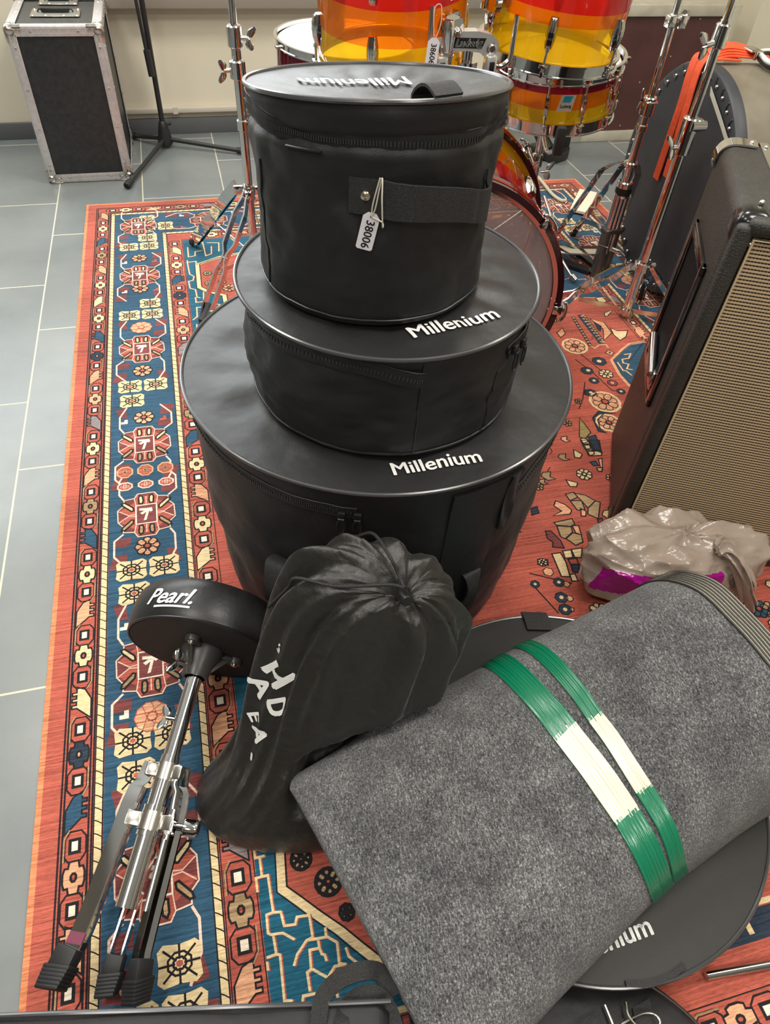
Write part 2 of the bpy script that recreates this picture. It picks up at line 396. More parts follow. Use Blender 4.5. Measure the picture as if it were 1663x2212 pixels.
def main_border(s0, s1, T, t0, t1, items):
    """the wide blue border; s runs along, t across; items give centres along s"""
    tm = (t0 + t1) / 2; hw = (t1 - t0) / 2
    prev = None
    for (k, s) in items:
        if k == 'M': medallion(tm, s, hw * 0.78, 0.066, 6, T)
        elif k == 'R': rosette(tm, s, 0.026, 0.026, 'peach', 'black', 'red', 6, T, 8)
        elif k == 'Q': rosette(tm, s, 0.031, 0.030, 'peach', 'red', 'peach', 6, T, 10, 0.0012)
        elif k == 'G2' or k == 'G3' or k == 'G3m':
            d = -1 if k == 'G3m' else 1
            cream_square(tm - 0.033, s - 0.026 * d, 0.031, 0.027, 6, T); cream_square(tm + 0.033, s - 0.026 * d if k != 'G2' else s - 0.022 * d, 0.031, 0.027, 6, T)
            cream_square(tm + (0.028 if d > 0 else -0.028), s + 0.036 * d, 0.031, 0.027, 6, T)
        elif k == 'O6':
            for i in (-1, 0, 1):
                poly_o(ngon(tm + i * 0.046, s + 0.022, 0.018, 0.019, 8), 'red', 'peach', 0.003, 6, T); rosette(tm + i * 0.046, s + 0.022, 0.012, 0.012, 'red', 'tan', 'black', 8, T, 4, 0.001)
                poly_o(ngon(tm + i * 0.046, s - 0.026, 0.017, 0.013, 8), 'red', 'pink', 0.003, 6, T); rosette(tm + i * 0.046, s - 0.026, 0.010, 0.008, 'red', 'pink', 'black', 8, T, 4, 0.001)
    # the pale vine with its maroon leaves and small hooked squares
    ms = sorted([s for k, s in items if k == 'M'])
    for i, s in enumerate(ms):
        for d in (1, -1):
            for sx in (-1, 1):
                a = s + d * 0.052; e = a + d * 0.10
                w = hw * (0.80 + 0.06 * sx * d)
                rl([(tm + sx * hw * .62, a), (tm + sx * w, a + d * .018), (tm + sx * w, a + d * .062), (tm + sx * hw * .52, e)], 0.0042, 'pink', 5, T)
                rp([(tm + sx * w, a + d * .058), (tm + sx * (w + .01), a + d * .095), (tm + sx * hw * .58, a + d * .10), (tm + sx * hw * .5, a + d * .058)], 'maroon', 3, T)
                if sx * d > 0:
                    rp([(tm + sx * w, a + d * .012), (tm + sx * hw * .42, a + d * .012), (tm + sx * hw * .45, a + d * .036), (tm + sx * w, a + d * .036)], 'maroon', 3, T)
                c0 = (tm + sx * hw * .60, a + d * .042)
                if i % 2 == 0: rp([(c0[0] - .008, c0[1] - .008), (c0[0] + .008, c0[1] - .008), (c0[0] + .008, c0[1] + .008), (c0[0], c0[1] + .008), (c0[0], c0[1]), (c0[0] - .008, c0[1])], 'white' if sx < 0 else 'red', 6, T)
def hexa(s, hs, t, ht): return [(t - ht, s - hs * .55), (t - ht * .55, s - hs), (t + ht * .55, s - hs), (t + ht, s - hs * .55), (t + ht, s + hs * .55), (t + ht * .55, s + hs), (t - ht * .55, s + hs), (t - ht, s + hs * .55)]
def guard(s0, s1, T, t0, t1, ph=0.0, flip=1):
    tm = (t0 + t1) / 2; h = (t1 - t0) / 2 * 0.92; s = s0 + ph; i = 0; P = 0.196
    combc = ['peach', 'grey', 'peach', 'blue', 'cream', 'peach', 'blue']; flc = ['cream', 'tan', 'cream', 'peach', 'navy', 'cream']
    while s < s1:
        def ok(x): return s0 - 0.001 < x < s1 + 0.001
        if ok(s - .022) and ok(s + .022):
            pass
        for ds in (-0.046, 0.046):
            c = s + ds
            if not (ok(c - .022) and ok(c + .022)): continue
            poly_o(hexa(c, .0225, tm, h), 'red', 'black', 0.0016, 3, T)
            poly_o([(tm - h * .42, c - .0095), (tm + h * .42, c - .0095), (tm + h * .42, c + .0095), (tm - h * .42, c + .0095)], 'white', 'black', 0.0028, 5, T)
            sg = 1 if ds > 0 else -1
            rl([(tm - sg * h * .5, c + sg * .026), (tm - sg * h * .98, c + sg * .012), (tm - sg * h * .98, c - sg * .022)], 0.0022, 'tan', 7, T)
            rl([(tm - sg * h * .4, c + sg * .0235), (tm - sg * h * .84, c + sg * .011), (tm - sg * h * .84, c - sg * .022)], 0.0013, 'black', 8, T)
        if ok(s - .024) and ok(s + .024):
            fc = flc[i % len(flc)]
            a = .0235; pts = [(-.95, -.3), (-.8, -.62), (-.5, -.6), (-.4, -1), (.4, -1), (.5, -.6), (.8, -.62), (.95, -.3), (.95, .3), (.8, .62), (.5, .6), (.4, 1), (-.4, 1), (-.5, .6), (-.8, .62), (-.95, .3)]
            poly_o([(tm + h * x, s + a * y) for x, y in pts], fc, 'black', 0.0018, 4, T)
            poly_o(ngon(tm, s, h * .24, .006, 8), 'red' if fc != 'navy' else 'peach', 'black', 0.0022, 6, T)
        c = s + P / 2
        if ok(c - .028) and ok(c + .028):
            g = flip if i % 2 == 0 else -flip
            cc = combc[i % len(combc)]
            pts = [(1, -.95), (1, .15), (.35, .75), (-.5, .95), (-.5, .62), (-.95, .62), (-.95, .45), (-.5, .45), (-.5, .25), (-.95, .25), (-.95, .08), (-.5, .08), (-.5, -.12), (-.95, -.12), (-.95, -.3), (-.45, -.3), (.2, -.6)]
            poly_o([(tm + g * h * x, c + .034 * y) for x, y in pts], cc, 'black', 0.0016, 4, T)
        s += P; i += 1
def rope(s0, s1, T, t0, t1):
    rp([(t0, s0), (t1, s0), (t1, s1), (t0, s1)], 'cream', 2, T)
    rl([(t0, s0), (t0, s1)], 0.002, 'black', 3, T); rl([(t1, s0), (t1, s1)], 0.002, 'black', 3, T)
    s = s0 + .006
    while s < s1 - .008:
        rl([(t0, s + .008), (t0 + (t1 - t0) * .45, s + .005), (t1, s)], 0.0017, 'black', 3, T); s += 0.0205
def side(T, s0, s1, items, ph):
    """one side of the rug from the outer edge inwards; t measured from the edge"""
    rp([(0, s0 - .39 * 0), (.009, s0), (.009, s1), (0, s1)], 'edge', 1, T)
    rp([(.0385, s0 + .0385), (.0865, s0 + .0865), (.0865, s1 - .0865), (.0385, s1 - .0385)], 'red', 1, T)
    for t in (.0385, .0435, .0815, .0865): rl([(t, s0 + t), (t, s1 - t)], 0.0030, 'black', 2, T)
    guard(s0 + .05, s1 - .05, T, .0445, .0805, ph)
    rope(s0 + .089, s1 - .089, T, .0895, .1025)
    rp([(.104, s0 + .104), (.262, s0 + .262), (.262, s1 - .262), (.104, s1 - .104)], 'blue', 1, T)
    main_border(s0, s1, T, .104, .262, items)
    rope(s0 + .262, s1 - .262, T, .263, .2755)
    rp([(.277, s0 + .277), (.327, s0 + .327), (.327, s1 - .327), (.277, s1 - .277)], 'red', 1, T)
    for t in (.2785, .327): rl([(t, s0 + t), (t, s1 - t)], 0.0017, 'black', 2, T)
    guard(s0 + .29, s1 - .29, T, .2805, .3225, ph + .05, -1)
# base
RM.box(((RX0 + RX1) / 2, (RY0 + RY1) / 2, 0.0030), (RX1 - RX0, RY1 - RY0, 0.0060), bev=0.002, mi=RN.index('red'))
rp([(RX0 + .002, RY0 + .002), (RX1 - .002, RY0 + .002), (RX1 - .002, RY1 - .002), (RX0 + .002, RY1 - .002)], 'red', 0)
L_items = [('M', 2.56), ('G3', 2.432), ('R', 2.323), ('M', 2.204), ('R', 2.123), ('G3', 1.995), ('Q', 1.898), ('M', 1.787), ('R', 1.681), ('G3m', 1.588), ('R', 1.478), ('M', 1.373), ('O6', 1.258), ('M', 1.136), ('R', 1.041), ('G3m', .955), ('M', .747), ('Q', .640), ('G3m', .575), ('M', .372), ('G3', .215), ('M', .05)]
side(lambda t, s: (RX0 + t, s), RY0, RY1, L_items, .062)
side(lambda t, s: (RX1 - t, s), RY0, RY1, [(k, 2.51 - (s - .05)) for k, s in L_items[::-1]], .11)
T_items = []
for i in range(6): T_items += [('M', RX0 + .43 + i * .39), ('G3', RX0 + .24 + i * .39)]
T_items = [(k, s) for k, s in T_items if RX0 + .22 < s < RX1 - .2]
side(lambda t, s: (s, RY1 - t), RX0, RX1, T_items, .09)
side(lambda t, s: (s, RY0 + t), RX0, RX1, T_items, .03)
# the field
FX0, FX1, FY0, FY1 = RX0 + .329, RX1 - .329, RY0 + .425, RY1 - .329
rl([(RX0 + .34, FY0), (RX1 - .34, FY0)], .008, 'cream', 6)
for k in range(46):
    x = RX0 + .36 + k * .028
    rp([(x, FY0 - .036), (x + .009, FY0 - .036), (x + .009, FY0 - .008), (x, FY0 - .008)], ['cream', 'navy', 'red'][k % 3], 6)
rp([(RX0 + .329, RY0 + .38), (RX1 - .329, RY0 + .38), (RX1 - .329, FY0 - .006), (RX0 + .329, FY0 - .006)], 'navy', 3)
DIG = {}
ROS = [(0.012,0.347,0.017,'cb'),(0.047,0.306,0.021,'cb'),(0.066,0.259,0.012,'cb'),(0.009,2.188,0.014,'c'),(0.053,2.188,0.014,'c'),(0.009,2.124,0.014,'c'),(0.051,2.125,0.013,'c'),(0.069,2.084,0.022,'p'),(1.048,1.583,0.037,'o'),(1.139,1.532,0.014,'d'),(1.087,1.497,0.022,'n'),(1.03,1.46,0.019,'nc'),(1.078,1.435,0.021,'c'),(1.029,1.412,0.015,'n'),(1.077,1.392,0.015,'b'),(1.083,1.351,0.013,'n'),(1.016,1.316,0.042,'o'),(0.985,1.231,0.033,'o'),(0.995,1.362,0.016,'n'),(0.832,1.06,0.02,'c'),(0.633,0.764,0.012,'n'),(0.622,0.726,0.014,'n'),(0.617,0.696,0.014,'n'),(0.581,0.77,0.01,'n'),(0.647,0.756,0.008,'t'),(0.638,0.72,0.008,'t'),(0.631,0.693,0.005,'t'),(0.62,0.822,0.011,'c'),(0.622,0.795,0.012,'t')]
DIG['BORDER_A'] = [[(-0.017,0.38),(-0.023,0.312),(-0.003,0.292),(0.021,0.267),(0.05,0.239),(0.071,0.215),(0.093,0.191),(0.133,0.153)]]
DIG['BORDER_B'] = [[(0.198,2.358),(0.156,2.316),(0.058,2.292),(-0.02,2.251),(-0.023,2.102),(0.002,2.071),(0.05,2.043),(0.05,1.934),(0.048,1.814)]]
DIG['OCT_C'] = [[(1.276,1.569),(1.221,1.563),(1.189,1.543),(1.126,1.495),(1.116,1.426),(1.119,1.38),(1.123,1.348)]]
DIG['LINE_C'] = [[(1.296,1.93),(1.289,1.837),(1.284,1.76),(1.283,1.648),(1.287,1.583)]]
DIG['TOOTH'] = [[(1.142,1.744),(1.139,1.582)]]
DIG['BEAD'] = [[(1.112,1.737),(1.097,1.574)],[(1.152,1.736),(1.146,1.591)]]
DIG['HOOK'] = [[(1.097,1.574),(1.103,1.561),(1.125,1.575),(1.147,1.573),(1.146,1.556)]]
MEANDER = [[(-0.057,0.38),(-0.057,0.365),(-0.042,0.365)],[(-0.05,0.363),(-0.05,0.338)],[(-0.059,0.316),(-0.059,0.336),(-0.041,0.336),(-0.04,0.284),(-0.05,0.283),(-0.051,0.259),(-0.047,0.256),(-0.03,0.254),(-0.015,0.242)],[(-0.04,0.284),(-0.029,0.282),(-0.027,0.263),(-0.011,0.261),(-0.007,0.27),(0.011,0.268),(0.011,0.239),(0.004,0.237)],[(-0.044,0.255),(-0.043,0.23),(-0.057,0.229)],[(-0.043,0.23),(-0.038,0.228),(-0.04,0.173),(-0.029,0.17)],[(-0.057,0.224),(-0.057,0.213)],[(-0.021,0.21),(-0.014,0.223),(0.002,0.237),(0.032,0.234),(0.044,0.224),(0.042,0.198),(0.05,0.195),(0.047,0.175)],[(0.031,0.247),(0.03,0.235)],[(0.018,0.233),(0.018,0.223),(0.004,0.224),(0.002,0.2),(-0.004,0.198),(-0.004,0.175)],[(0.018,0.223),(0.02,0.215),(0.024,0.213),(0.025,0.205)],[(0.004,0.2),(0.015,0.191),(0.023,0.185),(0.035,0.196),(0.048,0.195)],[(0.055,0.215),(0.057,0.203),(0.073,0.186),(0.08,0.173),(0.097,0.172)],[(-0.017,0.163),(-0.014,0.172),(0.003,0.171)],[(0.031,0.165),(0.032,0.159)],[(0.053,0.154),(0.053,0.146)],[(0.079,0.146),(0.079,0.14)],[(-0.044,2.377),(-0.045,2.307),(-0.023,2.312),(-0.021,2.342),(0.004,2.346)],[(-0.05,2.285),(-0.051,2.27),(-0.022,2.273),(-0.023,2.251)],[(-0.051,2.27),(-0.048,2.19),(-0.035,2.173),(-0.04,2.149),(-0.054,2.145),(-0.052,2.1),(-0.036,2.09),(-0.034,2.043),(-0.024,2.038)],[(-0.039,2.044),(-0.039,2.012),(-0.016,2.014),(-0.012,2.073)],[(-0.018,1.983),(-0.039,1.983),(-0.041,1.93),(-0.055,1.914)],[(-0.045,1.889),(-0.047,1.848),(-0.057,1.826)],[(0.036,2.373),(0.032,2.319),(0.012,2.306),(0.01,2.369),(0.007,2.435),(0.022,2.441)],[(0.023,2.4),(0.063,2.394),(0.058,2.331)],[(0.014,2.016),(0.019,1.996),(0.032,1.987),(0.005,1.947)],[(0.019,1.957),(0.029,1.919)],[(1.177,1.515),(1.2,1.516),(1.182,1.495),(1.16,1.494),(1.154,1.476),(1.168,1.468),(1.151,1.447),(1.166,1.44)],[(1.139,1.483),(1.136,1.441),(1.144,1.439),(1.15,1.415)],[(0.975,1.888),(0.98,1.917),(1.003,1.901),(1.029,1.897),(0.989,1.85),(0.972,1.864)],[(1.145,1.86),(1.169,1.868),(1.186,1.854),(1.163,1.833),(1.154,1.865)]]
PATCH = [('tan',[(0.757,1.006),(0.78,1.008),(0.782,0.991),(0.759,0.983)]),
('tan',[(0.779,1.005),(0.803,0.993),(0.819,0.971),(0.791,0.952),(0.786,0.978)]),
('tan',[(0.759,0.983),(0.786,0.978),(0.782,0.95),(0.763,0.951)]),
('tan',[(0.819,0.971),(0.828,0.963),(0.8,0.916),(0.782,0.935),(0.791,0.952)]),
('peach',[(0.773,0.955),(0.782,0.944),(0.775,0.93),(0.764,0.932)]),
('peach',[(0.725,0.99),(0.742,0.974),(0.75,0.954),(0.741,0.943),(0.699,0.946),(0.725,0.956),(0.714,0.976)]),
('peach',[(0.73,0.909),(0.745,0.906),(0.739,0.878),(0.729,0.886)]),
('tan',[(0.692,0.926),(0.739,0.929),(0.738,0.911),(0.726,0.907),(0.695,0.917)]),
('tan',[(0.695,0.915),(0.726,0.906),(0.723,0.89),(0.698,0.875),(0.69,0.883)]),
('tan',[(0.7,0.875),(0.722,0.888),(0.739,0.878),(0.733,0.857),(0.713,0.852)]),
('maroon',[(0.663,0.906),(0.675,0.903),(0.685,0.872),(0.684,0.85),(0.66,0.858),(0.666,0.871),(0.658,0.884)]),
('cream',[(0.65,0.84),(0.67,0.839),(0.671,0.811),(0.663,0.773),(0.645,0.777)]),
('cream',[(0.677,0.843),(0.697,0.842),(0.692,0.821),(0.674,0.822)]),
('cream',[(0.698,0.843),(0.724,0.842),(0.71,0.817),(0.696,0.82)]),
('cream',[(0.665,0.778),(0.677,0.778),(0.675,0.758),(0.662,0.761)]),
('cream',[(0.845,1.15),(0.859,1.129),(0.848,1.117),(0.835,1.123)]),
('cream',[(0.779,1.051),(0.803,1.036),(0.795,1.024),(0.779,1.028)]),
('cream',[(0.613,0.832),(0.634,0.827),(0.629,0.812),(0.608,0.819)]),
('navy',[(0.679,0.804),(0.698,0.8),(0.686,0.779),(0.675,0.784)]),
('navy',[(0.9,1.176),(0.927,1.171),(0.914,1.133),(0.892,1.137)]),
('red',[(0.679,0.818),(0.699,0.817),(0.696,0.801),(0.679,0.804)]),
('cream',[(0.878,1.18),(0.898,1.177),(0.896,1.162),(0.877,1.162)]),
('cream',[(0.879,1.16),(0.896,1.158),(0.892,1.137),(0.878,1.14)]),
('cream',[(0.878,1.136),(0.913,1.131),(0.907,1.116),(0.876,1.12)]),
('blue',[(0.866,1.099),(0.882,1.099),(0.882,1.083),(0.869,1.084)]),
('peach',[(0.892,1.104),(0.903,1.106),(0.887,1.07),(0.884,1.078)]),
('peach',[(0.873,1.076),(0.888,1.074),(0.881,1.061),(0.872,1.063)]),
('olive',[(0.915,1.264),(0.918,1.236),(0.919,1.204),(0.893,1.183),(0.881,1.193)]),
('navy',[(0.903,1.188),(0.927,1.192),(0.912,1.124),(0.898,1.137)]),
('navy',[(0.95,1.258),(0.979,1.281),(1.024,1.264),(0.99,1.27),(0.96,1.248),(0.95,1.21),(0.96,1.193),(0.941,1.204)]),
('navy',[(0.985,1.377),(1.009,1.355),(0.987,1.346),(0.973,1.358)]),
('cream',[(0.88,1.185),(0.897,1.186),(0.895,1.171),(0.88,1.167)]),
('cream',[(0.876,1.164),(0.894,1.164),(0.891,1.146),(0.875,1.145)]),
('cream',[(0.876,1.142),(0.894,1.142),(0.891,1.124),(0.874,1.12)]),
('cream',[(1.238,1.833),(1.264,1.835),(1.266,1.805),(1.235,1.792),(1.237,1.809)]),
('cream',[(1.224,1.741),(1.26,1.753),(1.229,1.724),(1.217,1.72)]),
('cream',[(1.204,1.656),(1.218,1.637),(1.251,1.632),(1.23,1.603),(1.202,1.587),(1.196,1.62)]),
('peach',[(1.163,1.718),(1.198,1.689),(1.195,1.63),(1.152,1.596),(1.178,1.655)]),
('peach',[(1.023,1.66),(1.052,1.682),(1.047,1.65),(1.024,1.633)]),
('navy',[(1.167,1.7),(1.179,1.671),(1.164,1.646),(1.16,1.652)])]
BA, BB = DIG['BORDER_A'][0], DIG['BORDER_B'][0]
rp([(FX0, FY0)] + [(.17, FY0)] + [p for p in BA[::-1]] + [(FX0, .38)], 'teal', 2)
rp([(FX0, 1.80)] + BB[::-1] + [(.33, 2.43), (FX0, 2.43)], 'teal', 2)
rp([(FX0, .38), (-.0175, .38), (-.015, .6), (-.03, .72), (FX0, .74)], 'teal', 2)
rp([(.33, 2.43), (.5, 2.1), (.86, 1.84), (1.06, 1.86), (1.27, 1.83), (FX1, 2.43)], 'blue', 2)
for b in (BA, BB):
    rl(b, .0125, 'cream', 4); rl([(x + .008, y + .002) for x, y in b], .0025, 'black', 5); rl([(x - .008, y - .003) for x, y in b], .0018, 'black', 5)
rl([(.86, 1.84), (1.06, 1.86), (1.27, 1.83)], .004, 'peach', 4)
for p in MEANDER:
    rl([(x + .002, y - .001) for x, y in p], .0034, 'red', 5); rl(p, .0036, 'cream', 6)
oc = DIG['OCT_C'][0]
rp(oc + [(FX1 + .01, 1.3), (FX1 + .01, 1.57)], 'blue', 4); rl(oc, .010, 'peach', 5); rl([(x + .006, y) for x, y in oc], .002, 'black', 6)
rl(DIG['LINE_C'][0], .008, 'peach', 6)
(ta, tb), = DIG['TOOTH']; d = Vector((tb[0] - ta[0], tb[1] - ta[1])); nn = Vector((-d.y, d.x)).normalized()
rl([ta, tb], .022, 'navy', 4)
for i in range(10):
    a = Vector(ta) + d * (i / 10); b = Vector(ta) + d * ((i + 1) / 10); mid = (a + b) / 2
    rp([(a + nn * .011)[:], (b + nn * .011)[:], (mid - nn * .006)[:]], 'peach', 5)
for bl in DIG['BEAD']:
    rl(bl, .011, 'black', 5); v = Vector(bl[1]) - Vector(bl[0])
    for i in range(11):
        c = Vector(bl[0]) + v * ((i + .5) / 11); rp(ngon(c.x, c.y, .0042, .0055, 6), 'tan', 6)
rl(DIG['HOOK'][0], .006, 'peach', 6)
for (x, y, r, k) in ROS:
    if k == 'cb': rp(ngon(x, y, r * 1.05, r * 1.05, 16), 'black', 4); rosette(x, y, r * .9, r * .9, 'tan', 'black', 'red', 5, None, 8, .003)
    elif k == 'c': rosette(x, y, r, r, 'cream', 'black', 'cream', 5)
    elif k == 'p': rosette(x, y, r, r, 'peach', 'black', 'red', 5)
    elif k == 'o': poly_o(ngon(x, y, r, r * 1.05, 12), 'peach', 'cream', .005, 4); rosette(x, y, r * .85, r * .9, 'peach', 'black', 'red', 6, None, 8, .0014)
    elif k in ('n', 'nc'): poly_o(ngon(x, y, r, r, 7, .3), 'navy', 'black', .0012, 4); rp(ngon(x + (r * .2 if k == 'nc' else 0), y, r * .35, r * .35, 6), 'cream', 6)
    elif k == 'd': poly_o([(x - r, y), (x, y - r), (x + r, y), (x, y + r)], 'peach', 'black', .0014, 4); rp(ngon(x, y, r * .3, r * .3, 5), 'navy', 6)
    elif k == 'b': poly_o(ngon(x, y, r, r, 7), 'maroon', 'black', .0014, 4); rp(ngon(x, y, r * .4, r * .4, 5), 'peach', 6)
    elif k == 't': poly_o(ngon(x, y, r, r, 6), 'peach', 'black', .0012, 4)
for c, p in PATCH: poly_o(p, c, 'black', .0018, 4)
for p in ([(1.02, 1.52), (1.045, 1.44), (1.06, 1.36), (1.08, 1.35)], [(1.048, 1.54), (1.075, 1.44)], [(.58, .80), (.66, .755)], [(.575, .77), (.60, .69)], [(.79, .90), (.76, .86), (.72, .83)], [(.93, 1.30), (.96, 1.34), (1.0, 1.41)]):
    rl(p, .0028, 'black', 3)
# leafy sprays and small blocks on the red ground right of the bags
for i in range(330):
    x = random.uniform(.56, FX1 - .03) if i < 170 else random.uniform(.58, .98); y = random.uniform(.62, 1.80) if i < 170 else random.uniform(.66, 1.45)
    if any(abs(x - a) < .05 and abs(y - b) < .06 for a, b, r, k in ROS) or any(abs(x - q[0][0]) < .04 and abs(y - q[0][1]) < .04 for c, q in PATCH): continue
    if x > 1.1 and 1.3 < y < 1.6: continue
    k = i % 5; s = random.uniform(.010, .020)
    if k == 0: poly_o([(x, y), (x + s * .5, y + s * .6), (x + s * 1.6, y + s * .5), (x + s * 1.1, y - s * .4), (x + s * 1.7, y - s * .9), (x + s * .6, y - s)], random.choice(('cream', 'tan', 'peach')), 'black', .0016, 4)
    elif k == 1: poly_o([(x, y), (x + s, y + s * .2), (x + s * 1.2, y + s * 1.3), (x + s * .3, y + s * 1.1)], random.choice(('navy', 'maroon', 'blue')), 'black', .0016, 4)
    elif k == 2: rl([(x, y), (x + s * .8, y + s * .6), (x + s * .9, y + s * 2), (x + s * 2, y + s * 3)], .0022, 'black', 3)
    elif k == 3: rosette(x, y, s * .7, s * .8, random.choice(('tan', 'peach', 'navy')), 'black', 'red', 5, None, 6)
    else: rl([(x - s, y), (x, y + s * .4), (x + s * .2, y + s * 1.4), (x + s * 1.4, y + s * 1.5)], .003, random.choice(('tan', 'maroon')), 3)
# repeat scattered flowers over the rest of the red ground
for i in range(90):
    x = random.uniform(.15, FX1 - .05); y = random.uniform(.2, 1.78)
    if x > .58 and y > .68: continue
    k = random.choice(('cream', 'peach', 'navy', 'tan')); r = random.uniform(.012, .03)
    rosette(x, y, r, r, k, 'black', 'red', 5)
for i in range(60):
    x = random.uniform(.62, FX1 - .04); y = random.uniform(.16, .66)
    r = random.uniform(.010, .024); rosette(x, y, r, r, random.choice(('cream', 'peach', 'navy', 'tan', 'blue')), 'black', 'red', 5)
for i in range(26):
    x = random.uniform(.35, FX1 - .03); y = random.uniform(1.9, 2.42); s = random.uniform(.02, .04)
    rl([(x, y), (x + s, y + s * .3), (x + s, y + s), (x + s * .3, y + s), (x + s * .3, y + s * 1.6), (x - s, y + s * 1.2)], .004, 'peach', 4)
rug = obj('rug', RM, [rug_mat(n) for n in RN], smooth=False)
tag(rug, 'large red and blue oriental rug with patterned borders on the grey tiles', 'rug')
# ---------------- drum bags ----------------
class Bag:
    def __init__(s, cx, cy, z0, h, prof, tilt=0.0, wr=0.004, seed=0, dome=0.008, lidwr=0.004, nlobe=0):
        s.cx, s.cy, s.z0, s.h, s.prof, s.tilt, s.wr, s.seed, s.dome, s.lidwr = cx, cy, z0, h, prof, tilt, wr, seed, dome, lidwr
    def R(s, f):
        P = s.prof
        for (a, ra), (b, rb) in zip(P, P[1:]):
            if f <= b: return lerp(ra, rb, (f - a) / max(1e-6, b - a))
        return P[-1][1]
    def pt(s, th, f, off=0.0):
        R = s.R(f); w = sin(pi * min(max(f, 0), 1)) ** 0.6
        a = cos(th); b = sin(th)
        d = nz(a * 2.2 + s.seed, b * 2.2, f * 3.0 * s.h / 0.3) * 1.4 + 0.7 * nz(a * 5 + s.seed, b * 5 + 3, f * 6 + 7) + 0.35 * nz(a * 13, b * 13 + s.seed, f * 14)
        R = R + s.wr * w * d + off
        return Vector((s.cx + R * a, s.cy + R * b, s.z0 + s.h * f - s.tilt * b * R * max(0, f) ** 1.5))
    def lid(s, rr, th, off=0.0):
        e = s.pt(th, 1.0); c = Vector((s.cx, s.cy, s.z0 + s.h))
        p = c.lerp(e, rr); x, y = (p.x - s.cx), (p.y - s.cy)
        k = (1 - rr ** 2)
        rad = (abs(sin(th * 7 + s.seed * 3 + 3 * nz(x * 5, y * 5, s.seed))) ** .5 - .6 + .5 * sin(th * 17 + s.seed)) * max(0, rr - .45) * (1 - rr) * 9.0
        p.z += s.dome * k + s.lidwr * (1.1 * nz(x * 9 + s.seed, y * 9, 1.5) + 0.5 * nz(x * 22, y * 22 + s.seed, 4) + 0.55 * rad) * min(1, (1 - rr) * 5) + off
        return p
    def lidxy(s, x, y, off=0.0015):
        dx, dy = x - s.cx, y - s.cy; return s.lid(min(1, sqrt(dx * dx + dy * dy) / s.R(1.0)), atan2(dy, dx), off)
    def body(s, n=120, k=44):
        m = M(); fs = [i / k for i in range(k + 1)]
        m.loft([[s.pt(2 * pi * j / n, f) for j in range(n)] for f in fs], cap0=True); return m
    def cover(s, n=120, k=26):
        m = M(); m.loft([[s.lid(1 - i / k, 2 * pi * j / n) for j in range(n)] for i in range(k)])
        b = len(m.v); m.v.append(s.lid(0, 0)); m.f += [[(k - 1) * n + j, (k - 1) * n + (j + 1) % n, b] for j in range(n)]; m.m += [0] * n
        return m
    def piping(s, f=1.0, r=0.0028, a0=0, a1=360, n=120, off=0.0015, dz=0.0):
        full = a1 - a0 >= 360
        pts = [s.pt(radians(a0 + (a1 - a0) * i / n), f, off) + Vector((0, 0, dz)) for i in range(n if full else n + 1)]
        return M().tube(pts, r, 8, closed=full)
    def path(s, pts, n=14, off=0.002):
        """pts: (deg, z) control points on the side"""
        q = spline([(a, z, 0) for a, z in pts], n); return [s.pt(radians(p.x), (p.y - s.z0) / s.h, off) for p in q]
    def zipper(s, m, pts, w=0.010, n=14):
        c = s.path(pts, n, 0.0022); k = len(c); up = []
        for i in range(k):
            t = (c[min(i + 1, k - 1)] - c[max(i - 1, 0)]).normalized(); rad = Vector((c[i].x - s.cx, c[i].y - s.cy, 0)).normalized()
            up.append(rad.cross(t).normalized())
        m.strip(c, [u * w for u in up], 0.0022)
        L = 0; 
        for i in range(k - 1):
            a, b = c[i], c[i + 1]; q = max(1, int((b - a).length / 0.0032))
            rad = Vector((a.x - s.cx, a.y - s.cy, 0)).normalized(); t = (b - a).normalized()
            R_ = Matrix((t, up[i], rad)).transposed()
            for j in range(q):
                p = a.lerp(b, (j + .5) / q) + rad * 0.0016 + up[i] * (0.0008 if (j % 2) else -0.0008)
                m.box(p, (0.0016, 0.0050, 0.0016), R_, mi=1)
        for sg in (-1, 1): m.tube([p + u * sg * (w + .001) for p, u in zip(c, up)], 0.0012, 6)
        return m
def zip_pull(parent, p, rad, down=Vector((0, 0, -1)), L=0.030):
    m = M(); rad = rad.normalized(); side_ = down.cross(rad).normalized(); R_ = Matrix((side_, -down, rad)).transposed()
    m.box(p + rad * .005, (.011, .014, .006), R_, .0015)
    a = p + rad * .009 + down * .004; pts = []
    for i in range(16):
        q = 2 * pi * i / 16; pts.append(a + side_ * .0058 * cos(q) + down * (L * .5 + L * .5 * sin(q)))
    m.tube(pts, .0013, 6, closed=True); m.tube([a + side_ * -.0045, a + side_ * .0045], .0012, 6)
    return obj('zip_pull', m, BLACKPL, parent)
TEETH = simple('zip_teeth', (0.03, 0.03, 0.03, 1), 0.35)
DROP = [BLACKFAB, TEETH]
def lid_with_logo(bag, root, cx, cy, size, ang=0.0, flip180=False, tall=1.0):
    m = bag.cover(); a = radians(ang + (180 if flip180 else 0))
    m.text('Millenium', size, lambda x, y: bag.lidxy(cx + x * cos(a) - y * tall * sin(a), cy + x * sin(a) + y * tall * cos(a), 0.0026), mi=1, bold=size * 0.022, sub=4)
    return obj('lid', m, [BLACKTOP, WHITEINK], root)

